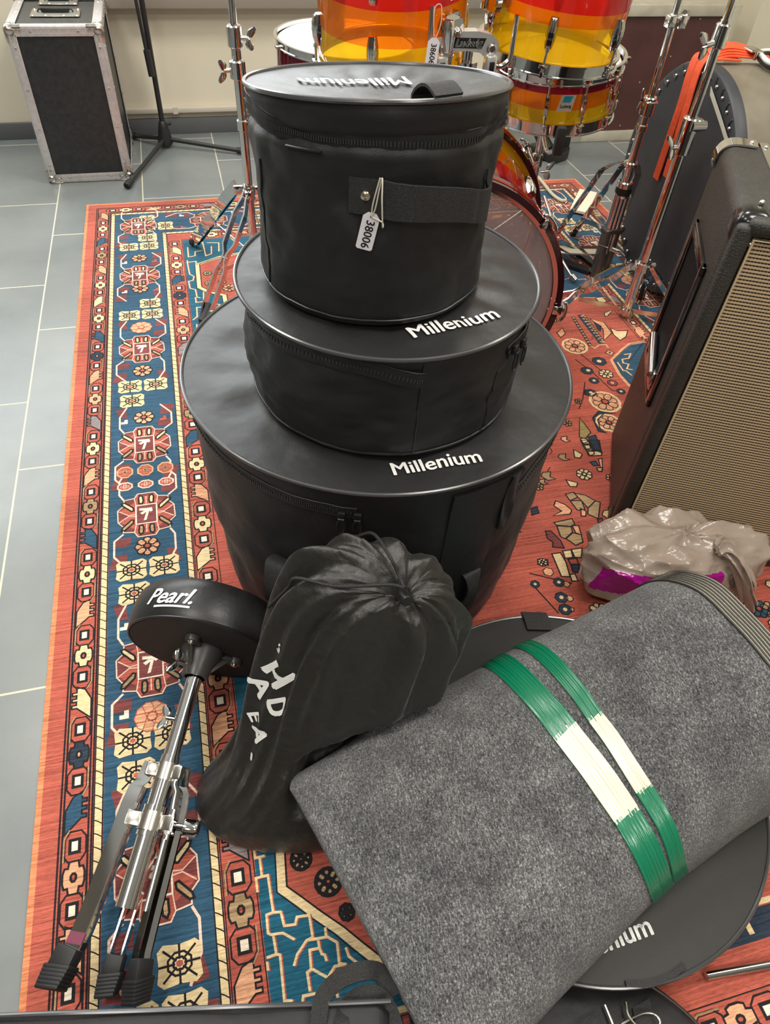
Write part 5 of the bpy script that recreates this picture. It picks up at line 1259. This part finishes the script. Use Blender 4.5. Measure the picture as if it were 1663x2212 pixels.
def polegroup(root, x, y, segs, collars):
    for i, (z0, z1, r) in enumerate(segs): obj('pole', M().cyl(Vector((x, y, z0)), Vector((x, y, z1)), r, n=24), CHROME, root)
    for (z, r, h) in collars: obj('collar', M().lathe([(r * .8, -h / 2), (r, -h / 2 + .003), (r, h / 2 - .003), (r * .85, h / 2), (r * .5, h / 2)], (x, y, z), (0, 0, 1), 24), CHROME, root)
# left cymbal stand
lc = thing('cymbal_stand', 'chrome cymbal stand left of the bag stack, on the corner of the rug', 'cymbal stand', (.164, 2.14, .009), 'cymbal stands')
lx, ly = .164, 2.14
polegroup(lc, lx, ly, [(.05, .66, .0125), (.60, .98, .0095)], [(.675, .019, .05), (.60, .021, .045), (.283, .020, .02), (.465, .0165, .03)])
wingbolt(lc, Vector((lx + .016, ly - .006, .672)), Vector((1, -.3, 0)), Vector((.25, .1, 1)), 1.25); wingbolt(lc, Vector((lx - .018, ly - .006, .60)), Vector((-1, -.3, 0)), Vector((.1, .1, 1)), 1.25); wingbolt(lc, Vector((lx + .016, ly - .01, .47)), Vector((.7, -.7, 0)), Vector((.1, .1, 1)), 1.0)
obj('hub', M().cyl(Vector((lx, ly, .262)), Vector((lx, ly, .300)), .0185, n=20).box((lx - .03, ly + .01, .285), (.03, .016, .026), None, .003).box((lx - .006, ly - .03, .285), (.02, .03, .024), None, .003).box((lx + .03, ly, .285), (.03, .016, .024), None, .003), CHROME, lc)
double_leg(lc, (lx - .034, ly + .028, .290), (-.024, 2.385, .014), 0, .008, .010, .017, .006)
double_leg(lc, (lx - .008, ly - .030, .290), (-.026, 1.885, .012), 0, .018, .015, .010, .005)
double_leg(lc, (lx + .034, ly + .004, .290), (.43, 2.15, .012), 0, .014, .012, .006)
for e in ((.035, 2.30, .14), (.05, 1.985, .12), (.30, 2.147, .135)): obj('brace', M().strip([Vector((lx, ly, .075)), Vector(e)], Vector((0, 0, .006)), .002), CHROME, lc)
# right cymbal stand
rs = thing('cymbal_stand', 'chrome cymbal stand beside the guitar cabinet, tilting boom pole in front of the drum case', 'cymbal stand', (1.277, 1.705, .009), 'cymbal stands')
kx, ky = 1.279, 1.707
polegroup(rs, kx, ky, [(.03, .57, .0150), (.50, .80, .0115), (.74, 1.05, .0090)], [(.768, .0185, .05), (.545, .022, .09), (.19, .024, .012), (.515, .0165, .02)])
wingbolt(rs, Vector((kx - .018, ky - .006, .755)), Vector((-1, -.2, -.15)), Vector((.35, .1, -.9)), 1.5); wingbolt(rs, Vector((kx - .018, ky - .008, .52)), Vector((-1, -.3, .1)), Vector((-.4, .1, 1)), 1.5)
obj('joint', M().ball((kx + .012, ky - .012, .575), .017, 8, sc=(1.3, 1, 1)).cyl(Vector((kx - .01, ky - .02, .575)), Vector((kx + .03, ky - .02, .575)), .012, n=16), CHROME, rs)
obj('hub', M().cyl(Vector((kx, ky, .165)), Vector((kx, ky, .19)), .0195, n=20).box((kx - .034, ky + .0, .182), (.032, .018, .018), None, .003).box((kx + .032, ky + .004, .182), (.03, .018, .018), None, .003), CHROME, rs)
wingbolt(rs, Vector((kx - .05, ky + .06, .200)), Vector((-.8, .3, .2)), Vector((-.7, .5, .1)), 1.6)
double_leg(rs, (kx - .04, ky + .0, .188), (.955, 1.745, .012), 0, .018, .020, .010, .0045, rubber=False)
double_leg(rs, (kx + .036, ky + .010, .185), (1.385, 1.802, .012), 0, .014, .008, .009, .004, long=.085)
double_leg(rs, (kx + .02, ky - .02, .185), (1.44, 1.58, .012), 0, .012, .010, .006)
obj('lower_hub', M().cyl(Vector((kx, ky, .022)), Vector((kx, ky, .04)), .022, n=20), STEEL, rs)
for e in ((1.11, 1.728, .075), (1.405, 1.60, .055), (1.345, 1.765, .075)): obj('brace', M().strip([Vector((kx, ky, .031)), Vector(e)], Vector((0, 0, .0075)), .0022), STEEL, rs)
# hi-hat stand
hh_ = thing('hi_hat_stand', 'chrome hi-hat stand with footboard between bass drum and drum case', 'hi-hat stand', (1.312, 1.966, .009))
hx, hy = 1.314, 1.968
polegroup(hh_, hx, hy, [(.10, .55, .0125), (.50, .80, .0095), (.74, 1.0, .004)], [(.742, .015, .03), (.535, .020, .05), (.548, .026, .008), (.478, .0165, .02), (.375, .022, .016), (.30, .024, .05)])
wingbolt(hh_, Vector((hx - .02, hy - .01, .55)), Vector((-.8, -.4, .3)), Vector((.1, .1, 1)), 1.3)
obj('clutch', M().box((hx - .014, hy - .008, .742), (.022, .024, .028), None, .003).box((hx + .016, hy - .012, .742), (.022, .026, .03), None, .003).cyl(Vector((hx + .028, hy, .75)), Vector((hx + .036, hy, .75)), .016, n=16), CHROME, hh_)
obj('spring_housing', M().cyl(Vector((hx - .0135, hy, .10)), Vector((hx - .0135, hy, .29)), .0125, n=18).cyl(Vector((hx + .0135, hy, .10)), Vector((hx + .0135, hy, .29)), .0125, n=18).lathe([(.0, .035), (.022, .034), (.026, .01), (.024, 0)], (hx, hy, .285), (0, 0, 1), 24, mi=1), [CHROME, BLACKPL], hh_)
GUN = simple('grey_cast_metal', srgb(112, 104, 98), .35, .8)
obj('base_frame', M().box((hx - .020, hy - .006, .092), (.020, .034, .165), None, .003).box((hx + .020, hy + .006, .092), (.020, .034, .165), None, .003).box((hx, hy, .167), (.062, .036, .016), None, .003).box((hx, hy, .020), (.062, .05, .014), None, .003), GUN, hh_)
for top, knee, foot in (((hx - .02, hy + .02, .375), (hx - .055, hy + .065, .335), (1.235, 2.205, .012)), ((hx + .022, hy + .012, .372), (hx + .055, hy + .03, .33), (1.385, 2.06, .012)), ((hx + .0, hy + .03, .37), (hx + .01, hy + .07, .33), (1.35, 2.26, .012))):
    top, knee, foot = Vector(top), Vector(knee), Vector(foot); sw = (foot - knee).cross(Vector((0, 0, 1))).normalized(); 
    lg = obj('leg', M().strip([top, top.lerp(knee, .5) + Vector((0, 0, .006)), knee, foot], sw * .0105, .0045), CHROME, hh_)
    m = M().tube([knee.lerp(foot, .93), foot], [.010, .013], 12); m.v = [Vector((v.x, v.y, max(v.z, .0092))) for v in m.v]; obj('rubber_foot', m, RUBBER, lg, label='black rubber foot')
for e in ((1.262, 2.085, .155), (1.355, 2.015, .155), (1.335, 2.13, .16)): obj('brace', M().strip([Vector((hx, hy, .165)), Vector(e)], Vector((0, 0, .008)), .0025), CHROME, hh_)
m = M(); FPX = Vector((-.86, .51, 0)).normalized(); FPY = Vector((-FPX.y, FPX.x, 0))
c = Vector((1.272, 2.072, .050)); m.box(c, (.15, .062, .006), Matrix((FPX, FPY, Vector((0, 0, 1)))).transposed() @ Matrix.Rotation(radians(9), 3, 'Y'), .002)
obj('footboard', m, CHROME, hh_); obj('pedal_frame', M().strip([Vector((1.185, 2.10, .016)), Vector((1.29, 1.985, .016))], Vector((.012, .012, 0)), .010).strip([Vector((1.30, 2.14, .016)), Vector((1.33, 1.99, .016))], Vector((.010, .002, 0)), .010), BLACKPL, hh_)

# ---------------- microphone stand ----------------
MB = simple('black_powder_coat', (.018, .018, .018, 1), .42)
ms = thing('microphone_stand', 'black tripod microphone stand by the back wall, beside the flight case', 'microphone stand', (-.08, 3.314, .0))
mx_, my_ = -.08, 3.314
obj('pole', M().cyl(Vector((mx_, my_, .06)), Vector((mx_, my_, .95)), .0105, n=20), MB, ms)
obj('hub', M().lathe([(.012, .105), (.016, .10), (.020, .08), (.030, .035), (.031, .02), (.026, .012), (.0, .010)], (mx_, my_, 0), (0, 0, 1), 28).cyl(Vector((mx_ + .02, my_ - .01, .095)), Vector((mx_ + .034, my_ - .012, .098)), .007, n=10), MB, ms)
obj('boom_arm', M().cyl(Vector((-.091, 3.262, .30)), Vector((-.115, 3.262, .95)), .0065, n=14), MB, ms); obj('counterweight', M().cyl(Vector((-.0885, 3.262, .284)), Vector((-.092, 3.262, .372)), .0125, n=18), MB, ms)
for e in ((-.243, 2.892, .014), (.253, 3.186, .014), (-.240, 3.432, .014)):
    e = Vector(e); a = Vector((mx_, my_, .035)); d = (e - a).normalized(); lg = obj('leg', M().cyl(a + d * .02, e, .0085, n=14), MB, ms); obj('end_cap', M().tube([e - d * .045, e - d * .004, e], [.0125, .0135, .010], 14), RUBBER, lg)

# ---------------- flight case ----------------
fc = thing('flight_case', 'black flight case with aluminium edges and ball corners at the back wall', 'flight case', (-.38, 3.0, 0))
fx0, fx1, fy0, fy1, fz0, fz1 = -.528, -.222, 2.985, 3.41, .004, .512
fy1 = 3.385
LAM = noisy('black_laminate', (.012, .013, .014, 1), (.022, .023, .024, 1), 60, .42, .08, 200)
LAMT = noisy('dark_grey_laminate_top', (.028, .030, .030, 1), (.045, .047, .046, 1), 70, .4, .08, 200)
cx, cy, cz = (fx0 + fx1) / 2, (fy0 + fy1) / 2, (fz0 + fz1) / 2
obj('body', M().box((cx, cy, cz), (fx1 - fx0 - .008, fy1 - fy0 - .008, fz1 - fz0 - .008)).box((cx, cy, fz1 - .004), (fx1 - fx0 - .03, fy1 - fy0 - .03, .0012), mi=1), [LAM, LAMT], fc)
def extr(a, b, n1, n2):
    a, b, n1, n2 = Vector(a), Vector(b), Vector(n1), Vector(n2); L = (b - a).length; t = (b - a).normalized(); m = M(); W_ = .029
    for p, q in ((n1, n2), (n2, n1)):
        m.strip([a, b], 0, 0) if False else None
        c = (a + b) / 2 - q * (W_ / 2) + p * .0008; m.box(c, (L, W_, .0026), Matrix((t, q, p)).transposed() , .0008)
        for k in (-1, 1): m.box(c + q * k * .007 + p * .0014, (L, .0035, .0008), Matrix((t, q, p)).transposed())
        for k in range(max(2, int(L / .11))):
            s_ = (k + .5) / max(2, int(L / .11)); m.lathe([(0, .0026), (.003, .0022), (.0045, 0)], a + t * L * s_ - q * .016 + p * .0022, p, 10, mi=1)
    return obj('edge_profile', m, [ALU, STEEL], fc)
for x, nx_ in ((fx0, -1), (fx1, 1)):
    extr((x, fy0, fz0), (x, fy0, fz1), (0, -1, 0), (nx_, 0, 0)); extr((x, fy0, fz1), (x, fy1, fz1), (0, 0, 1), (nx_, 0, 0)); extr((x, fy0, fz0), (x, fy1, fz0), (nx_, 0, 0), (0, 0, -1)); extr((x, fy1, fz0), (x, fy1, fz1), (0, 1, 0), (nx_, 0, 0))
for y, ny_ in ((fy0, -1), (fy1, 1)): extr((fx0, y, fz1), (fx1, y, fz1), (0, 0, 1), (0, ny_, 0)); extr((fx0, y, fz0), (fx1, y, fz0), (0, ny_, 0), (0, 0, -1))
for x, sx in ((fx0, -1), (fx1, 1)):
    for y, sy in ((fy0, -1), (fy1, 1)):
        for z_, sz in ((fz0, -1), (fz1, 1)):
            c = Vector((x - sx * .010, y - sy * .010, z_ - sz * .010)); m = M().ball(c + Vector((0, 0, .004 if sz < 0 else 0)), .0195 if sz > 0 else .0175, 10)
            for p, q, r_ in (((0, sy, 0), (sx, 0, 0), (0, 0, sz)), ((0, 0, sz), (sx, 0, 0), (0, sy, 0)), ((sx, 0, 0), (0, sy, 0), (0, 0, sz))):
                p, q, r_ = Vector(p), Vector(q), Vector(r_)
                m.box(c - q * .018 + p * .011 - r_ * .0, (.040, .032, .003), Matrix((q, r_, p)).transposed(), .001); m.box(c - r_ * .018 + p * .011, (.040, .032, .003), Matrix((r_, q, p)).transposed(), .001)
                m.lathe([(0, .003), (.004, .002), (.0055, 0)], c - q * .026 - r_ * .026 * 0 + p * .0125, p, 10)
            obj('ball_corner', m, STEEL, fc)
for hy_, w, d, nm in ((3.165, .165, .105, 'handle'), (3.335, .135, .10, 'handle')):
    c = Vector((cx - .002, hy_, fz1 + .0005)); m = M(); m.box(c, (w, d, .003), None, .0014); m.box(c + Vector((0, 0, .0010)), (w - .03, d - .036, .0026), None, .001, mi=1)
    for i in range(8): m.lathe([(0, .003), (.003, .0025), (.0045, 0)], c + Vector(((-1 if i < 4 else 1) * (w / 2 - .009) if i % 4 in (0, 3) else (-.03 if i < 4 else .03), (d / 2 - .009) * (1 if i % 2 else -1), .0014)), (0, 0, 1), 10)
    h = obj(nm, m, [STEEL, simple('dish_shadow_grey', srgb(150, 152, 148), .35, .7)], fc, label='steel recessed handle plate')
    obj('grip', M().box(c + Vector((0, .0, .010)), (w * .58, .022, .014), None, .005).tube([c + Vector((-w * .36, 0, .003)), c + Vector((-w * .33, 0, .011)), c + Vector((w * .33, 0, .011)), c + Vector((w * .36, 0, .003))], .003, 8), BLACKPL if nm == 'handle' else STEEL, h, label='black rubber grip')

# ---------------- fibre drum case ----------------
FIB = noisy('olive_grey_fibreboard', srgb(106, 98, 82), srgb(122, 114, 98), 14, .48, .06, 120); FIBD = noisy('black_fibreboard', (.026, .029, .034, 1), (.036, .039, .045, 1), 12, .5, .06, 150)
dc = thing('drum_case', 'round fibre drum case on its edge, black lid with rivets and orange straps', 'drum case', (1.62, 1.9, .009))
an = Vector((-.996, .087, 0)).normalized(); fcn = Vector((1.430, 1.908, .3325)); f6 = Fr(fcn, an, (.087, .996, 0)); RC = .320
m = M(); f6.lathe(m, [(0, -.44), (RC - .012, -.44), (RC - .004, -.435), (RC - .004, -.05), (RC - .004, -.02)], 96); obj('drum', m, FIB, dc)
m = M(); f6.lathe(m, [(RC - .004, -.03), (RC, -.03), (RC + .002, -.006), (RC - .003, .003), (RC - .012, .0045), (RC - .03, .001), (RC * .5, .0025), (0, .003)], 120)
for i in range(40):
    d = i * 9 + 4; r_ = f6.rd(d); t = f6.a.cross(r_)
    m.ball(f6.p(RC - .024, d, .0035), .0052, 6, mi=1, sc=(1, 1, 1))
    m.tube([f6.p(RC - .006, d + 2.4, .005), f6.p(RC - .022, d + 2.6, .0045), f6.p(RC - .034, d + 1.2, .003)], .0022, 6, mi=0)
obj('lid', m, [FIBD, STEEL], dc, label='black lid with a ring of rivets')
q6 = lambda u, z, o=.0062: fcn + f6.x * u + Vector((0, 0, z)) + f6.a * o
m = M()
m.strip([q6(-.052, .272), q6(-.145, .228), q6(-.235, .183)], (f6.x * .45 + Vector((0, 0, .9))).normalized() * .010, .0014); obj('tape_strip', m, simple('grey_tape', srgb(176, 174, 158), .6), dc, label='pale grey tape strip')
ORG = fabric('orange_webbing', srgb(214, 74, 40), srgb(232, 96, 54), .7, .3, .3, 20)
m = M(); top = f6.p(RC + .006, 79, -.02)
for (u0, u1, zb) in ((.066, .078, -.014), (.031, .024, .012)):
    m.strip(spline([q6(u0, RC + .006, -.10), q6(u0, RC + .008, -.03), q6(u0, RC - .004, .012), q6(u0 - .004, .20, .014), q6((u0 + u1) / 2, .10, .010), q6(u1, zb, .008)], 8), f6.x * .0165, .003)
obj('strap', m, ORG, dc, label='orange webbing strap')
m = M()
for k in range(4):
    m.strip(spline([Vector((1.455, 1.945 + .008 * k, .660 + .002 * k)), Vector((1.50, 1.950 + .006 * k, .668 + .005 * k)), Vector((1.56, 1.940 + .008 * k, .667 + .004 * k)), Vector((1.64, 1.945, .660))], 8), Vector((.004, .016, .004)), .003)
obj('strap', m, ORG, dc, label='bunched orange webbing strap'); obj('buckle', M().box((1.575, 1.945, .6785), (.035, .05, .006), None, .002).cyl(Vector((1.565, 1.91, .662)), Vector((1.565, 1.91, .682)), .004, n=10), STEEL, dc)
rg = thing('carrying_hoop', 'black hoop with a pale rim lying on top of the fibre drum case', 'hoop', (1.67, 1.87, .65))
m = M(); lp_ = spline([Vector(q) for q in ((1.585, 1.895, .664), (1.62, 1.955, .664), (1.70, 1.945, .664), (1.76, 1.87, .662), (1.70, 1.79, .648), (1.62, 1.80, .652), (1.585, 1.85, .660))], 8, True)
obj('loop', M().tube(lp_, .010, 10, closed=True), BLACKPL, rg); obj('rim', M().tube([p + Vector((-.004, 0, .007)) for p in lp_], .0065, 10, closed=True), simple('pale_enamel', srgb(206, 214, 206), .25), rg, label='pale enamel rim')

# ---------------- guitar cabinet ----------------
gc = thing('guitar_cabinet', 'black leatherette guitar speaker cabinet with beige ribbed grille cloth', 'speaker cabinet', (1.1, .85, .009))
EX, EY, EZ = Vector((.884, -.467, 0)).normalized(), Vector((.467, .884, 0)).normalized(), Vector((0, 0, 1)); FLc = Vector((.805, .885, .0095)); GM = Matrix((EX, EY, EZ)).transposed()
GW, GD, GH = .70, .335, .722
G = lambda x, y, z: FLc + EX * x + EY * y + EZ * z
def tolex_mat():
    n = N('black_leatherette'); v = n.coord(); vo = n.new('ShaderNodeTexVoronoi', feature='DISTANCE_TO_EDGE'); vo.inputs['Scale'].default_value = 200; n.link(v, vo.inputs['Vector'])
    n.set(color=n.mix(n.noise(v, 30, 3), (.020, .019, .016, 1), (.040, .037, .032, 1)), rough=.44, spec=.5)
    n.bump(n.math('ADD', n.math('MULTIPLY', n.math('MINIMUM', vo.outputs['Distance'], .16), 2.0), n.math('MULTIPLY', n.noise(v, 400, 2), .05)), .45, .003); return n.mat
def grille_mat():
    n = N('beige_ribbed_grille_cloth'); tc = n.new('ShaderNodeTexCoord'); sp = n.new('ShaderNodeSeparateXYZ'); n.link(tc.outputs['UV'], sp.inputs[0])
    zz = n.math('FRACT', n.math('MULTIPLY', sp.outputs[1], 1 / .0062)); xx = n.math('FRACT', n.math('MULTIPLY', sp.outputs[0], 1 / .0052))
    row = n.ramp(zz, [(.0, (1, 1, 1)), (.50, (1, 1, 1)), (.60, (0, 0, 0)), (.92, (0, 0, 0)), (1.0, (1, 1, 1))])
    dots = n.ramp(xx, [(0, (0, 0, 0)), (.60, (0, 0, 0)), (.75, (1, 1, 1)), (1, (1, 1, 1))])
    dark = n.mix(dots, srgb(40, 34, 28), srgb(120, 98, 74))
    n.set(color=n.mix(row, dark, n.mix(n.noise(n.coord(), 300, 2), srgb(184, 162, 130), srgb(204, 182, 148))), rough=.85, spec=.2)
    n.bump(row, .6, .002); return n.mat
TOL = tolex_mat()
m = M().box(G(GW / 2, GD / 2, GH / 2), (GW, GD, GH), GM, .024, 5)
cabo = obj('cabinet_body', m, TOL, gc)
# a frame lip stands round the recessed grille
m = M()
for (x, z, w, h) in ((.0135, GH / 2, .027, GH - .02), (GW - .0135, GH / 2, .027, GH - .02), (GW / 2, GH - .0135, GW - .03, .027), (GW / 2, .0135, GW - .03, .027)): m.box(G(x, -.004, z), (w, .030, h), GM, .010, 3)
obj('front_frame', m, TOL, gc)
m = M(); x0, x1, z0, z1 = .031, GW - .031, .031, GH - .031
vs = [G(x0, -.010, z0), G(x1, -.010, z0), G(x1, -.010, z1), G(x0, -.010, z1)]; m.add(vs + [v + EY * .008 for v in vs], [[0, 1, 2, 3], [7, 6, 5, 4], [0, 4, 5, 1], [1, 5, 6, 2], [2, 6, 7, 3], [3, 7, 4, 0]])
go = obj('grille_cloth', m, grille_mat(), gc, label='beige ribbed grille cloth')
uv = go.data.uv_layers.new(name='UVMap')
for lp2 in go.data.loops:
    v = go.data.vertices[lp2.vertex_index].co + Vector(gc['_abs']) - FLc; uv.data[lp2.index].uv = (v.dot(EX), v.dot(EZ))
obj('grille_piping', M().tube([G(x0, -.013, z0), G(x1, -.013, z0), G(x1, -.013, z1), G(x0, -.013, z1)], .0028, 8, closed=True), simple('beige_piping', srgb(206, 186, 150), .6), gc, label='beige piping')
for x, z in ((0, 1), (1, 1), (0, 0), (1, 0)):
    m = M(); cx_, cz_ = (x * GW, z * GH); sx, sz = (1 if x == 0 else -1), (-1 if z else 1)
    c = G(cx_ + sx * .0255, .0195, cz_ + sz * (.0255 if z else .030)); m.box(c, (.058, .058, .058), GM, .020, 5)
    for p in ((G(cx_ + sx * .03, -.010, cz_ + sz * .040), G(cx_ + sx * .034, .040, cz_ + sz * -.0045)) if z else (G(cx_ + sx * .03, -.010, cz_ + sz * .040),)): m.ball(p, .005, 6, mi=1)
    obj('corner_cap', m, [simple('glossy_black_plastic', (.012, .012, .012, 1), .18), STEEL], gc, label='glossy black corner cap')
m = M()
m.strip(spline([G(-.003, GD - .02, GH - .040), G(-.004, GD - .02, GH - .022), G(.004, GD - .02, GH - .005), G(.022, GD - .02, GH + .003), G(.060, GD - .02, GH + .003)], 5), EY * .018, .003); m.ball(G(.05, GD - .02, GH + .004), .0045, 6); m.ball(G(-.003, GD - .02, GH - .032), .0045, 6)
obj('edge_guard', m, CHROME, gc, label='bent chrome edge guard')
# recessed side handle
m = M(); y0, y1, z0, z1 = .060, .262, .300, .602; YC, ZC = (y0 + y1) / 2, (z0 + z1) / 2; bw = .020
for (y, z, dy, dz) in ((y0 + bw / 2, ZC, bw, z1 - z0), (y1 - bw / 2, ZC, bw, z1 - z0), (YC, z0 + bw / 2, y1 - y0, bw), (YC, z1 - bw / 2, y1 - y0, bw)): m.box(G(-.0035, y, z), (.010, dy, dz), GM, .003)
hd = obj('side_handle', m, simple('dark_chromed_plate', (.16, .14, .145, 1), .12, 1.0), gc, label='dark polished handle plate')
m = M(); yy0, yy1, zz0, zz1 = y0 + bw, y1 - bw, z0 + bw, z1 - bw
m.box(G(-.0006, YC, ZC), (.003, yy1 - yy0, zz1 - zz0), GM); obj('recess', m, simple('recess_black', (.004, .004, .004, 1), .7, 0, .2), hd)
obj('grip_bar', M().cyl(G(-.012, YC - .06, ZC - .10), G(-.012, YC + .05, ZC - .075), .009, n=16).box(G(-.006, YC - .01, zz0 + .02), (.010, .12, .04), GM, .003), simple('bar_chrome', (.7, .7, .68, 1), .12, 1.0), hd)
obj('strap_handle', M().box(G(.30, .19, GH + .012), (.20, .034, .012), GM, .005).box(G(.195, .19, GH + .006), (.03, .045, .012), GM, .003).box(G(.405, .19, GH + .006), (.03, .045, .012), GM, .003), BLACKPL, gc)
obj('top_bracket', M().strip([G(.072, .345 - .02, GH + .002), G(.075, .19, GH + .002)], EX * .008, .004).ball(G(.073, .30, GH + .004), .004, 6), CHROME, gc)
m = M()
for (y, z) in ((.31, .12), (.30, .05), (-.012, .20)): m.ball(G(-.001, max(y, .02), z), .004, 5, sc=(.5, 1, 1.4))
obj('worn_chip', m, simple('bare_wood', srgb(170, 130, 80), .7), gc) if False else None

# ---------------- small things at the back ----------------
ks = thing('instrument_stand_foot', 'black stand base with thick foot blocks on the tiles behind the snare drum', 'stand', (1.60, 3.0, 0))
obj('foot', M().box((1.575, 3.02, .022), (.11, .16, .044), Matrix.Rotation(.5, 3, 'Z'), .012).tube(spline([Vector((1.50, 3.10, .20)), Vector((1.53, 3.06, .10)), Vector((1.57, 3.02, .035))], 6), .028, 14), BLACKPL, ks); obj('post', M().box((1.655, 3.03, .20), (.034, .034, .40), None, .004).box((1.655, 3.03, .02), (.042, .042, .04), None, .004), BLACKPL, ks); obj('post', M().box((1.545, 2.985, .02), (.05, .03, .03), None, .004), BLACKPL, ks)
ca = obj('cable', M().tube(spline([Vector(p) for p in ((1.56, 3.44, .06), (1.52, 3.38, .010), (1.485, 3.311, .007), (1.459, 3.109, .007), (1.432, 2.86, .0075), (1.424, 2.76, .016), (1.420, 2.69, .016), (1.415, 2.60, .016), (1.426, 2.54, .017), (1.445, 2.53, .020))], 8), .0065, 10), simple('cream_cable', srgb(198, 186, 158), .5)); tag(ca, 'cream cable snaking over the tiles to the white pedal block', 'cable')
pbk = thing('pedal_block', 'white wedge shaped pedal block on the rug at the cable end', 'pedal', (1.49, 2.49, .009)); Rz = Matrix.Rotation(radians(-38), 3, 'Z'); c = Vector((1.497, 2.487, .030))
m = M(); vs = [Rz @ Vector(v) + c for v in ((-.035, -.075, -.020), (.035, -.075, -.020), (.035, .075, -.020), (-.035, .075, -.020), (-.035, -.075, -.008), (.035, -.075, -.008), (.035, .06, .022), (-.035, .06, .022), (.035, .075, .010), (-.035, .075, .010))]
m.add(vs, [[3, 2, 1, 0], [4, 5, 6, 7], [0, 1, 5, 4], [1, 2, 8, 6, 5], [2, 3, 9, 8], [3, 0, 4, 7, 9], [6, 8, 9, 7]]); obj('housing', m, simple('white_plastic', srgb(226, 218, 196), .45), pbk, 20); obj('base_pad', M().box(c + Vector((0, 0, -.0185)), (.074, .156, .004), Rz, .001), RUBBER, pbk)
rod = obj('chrome_rod', M().cyl(Vector((.548, .058, .0145)), Vector((.90, .024, .0150)), .0058, n=16), CHROME); tag(rod, 'thin chrome rod lying on the rug beside the cymbal bag', 'rod')
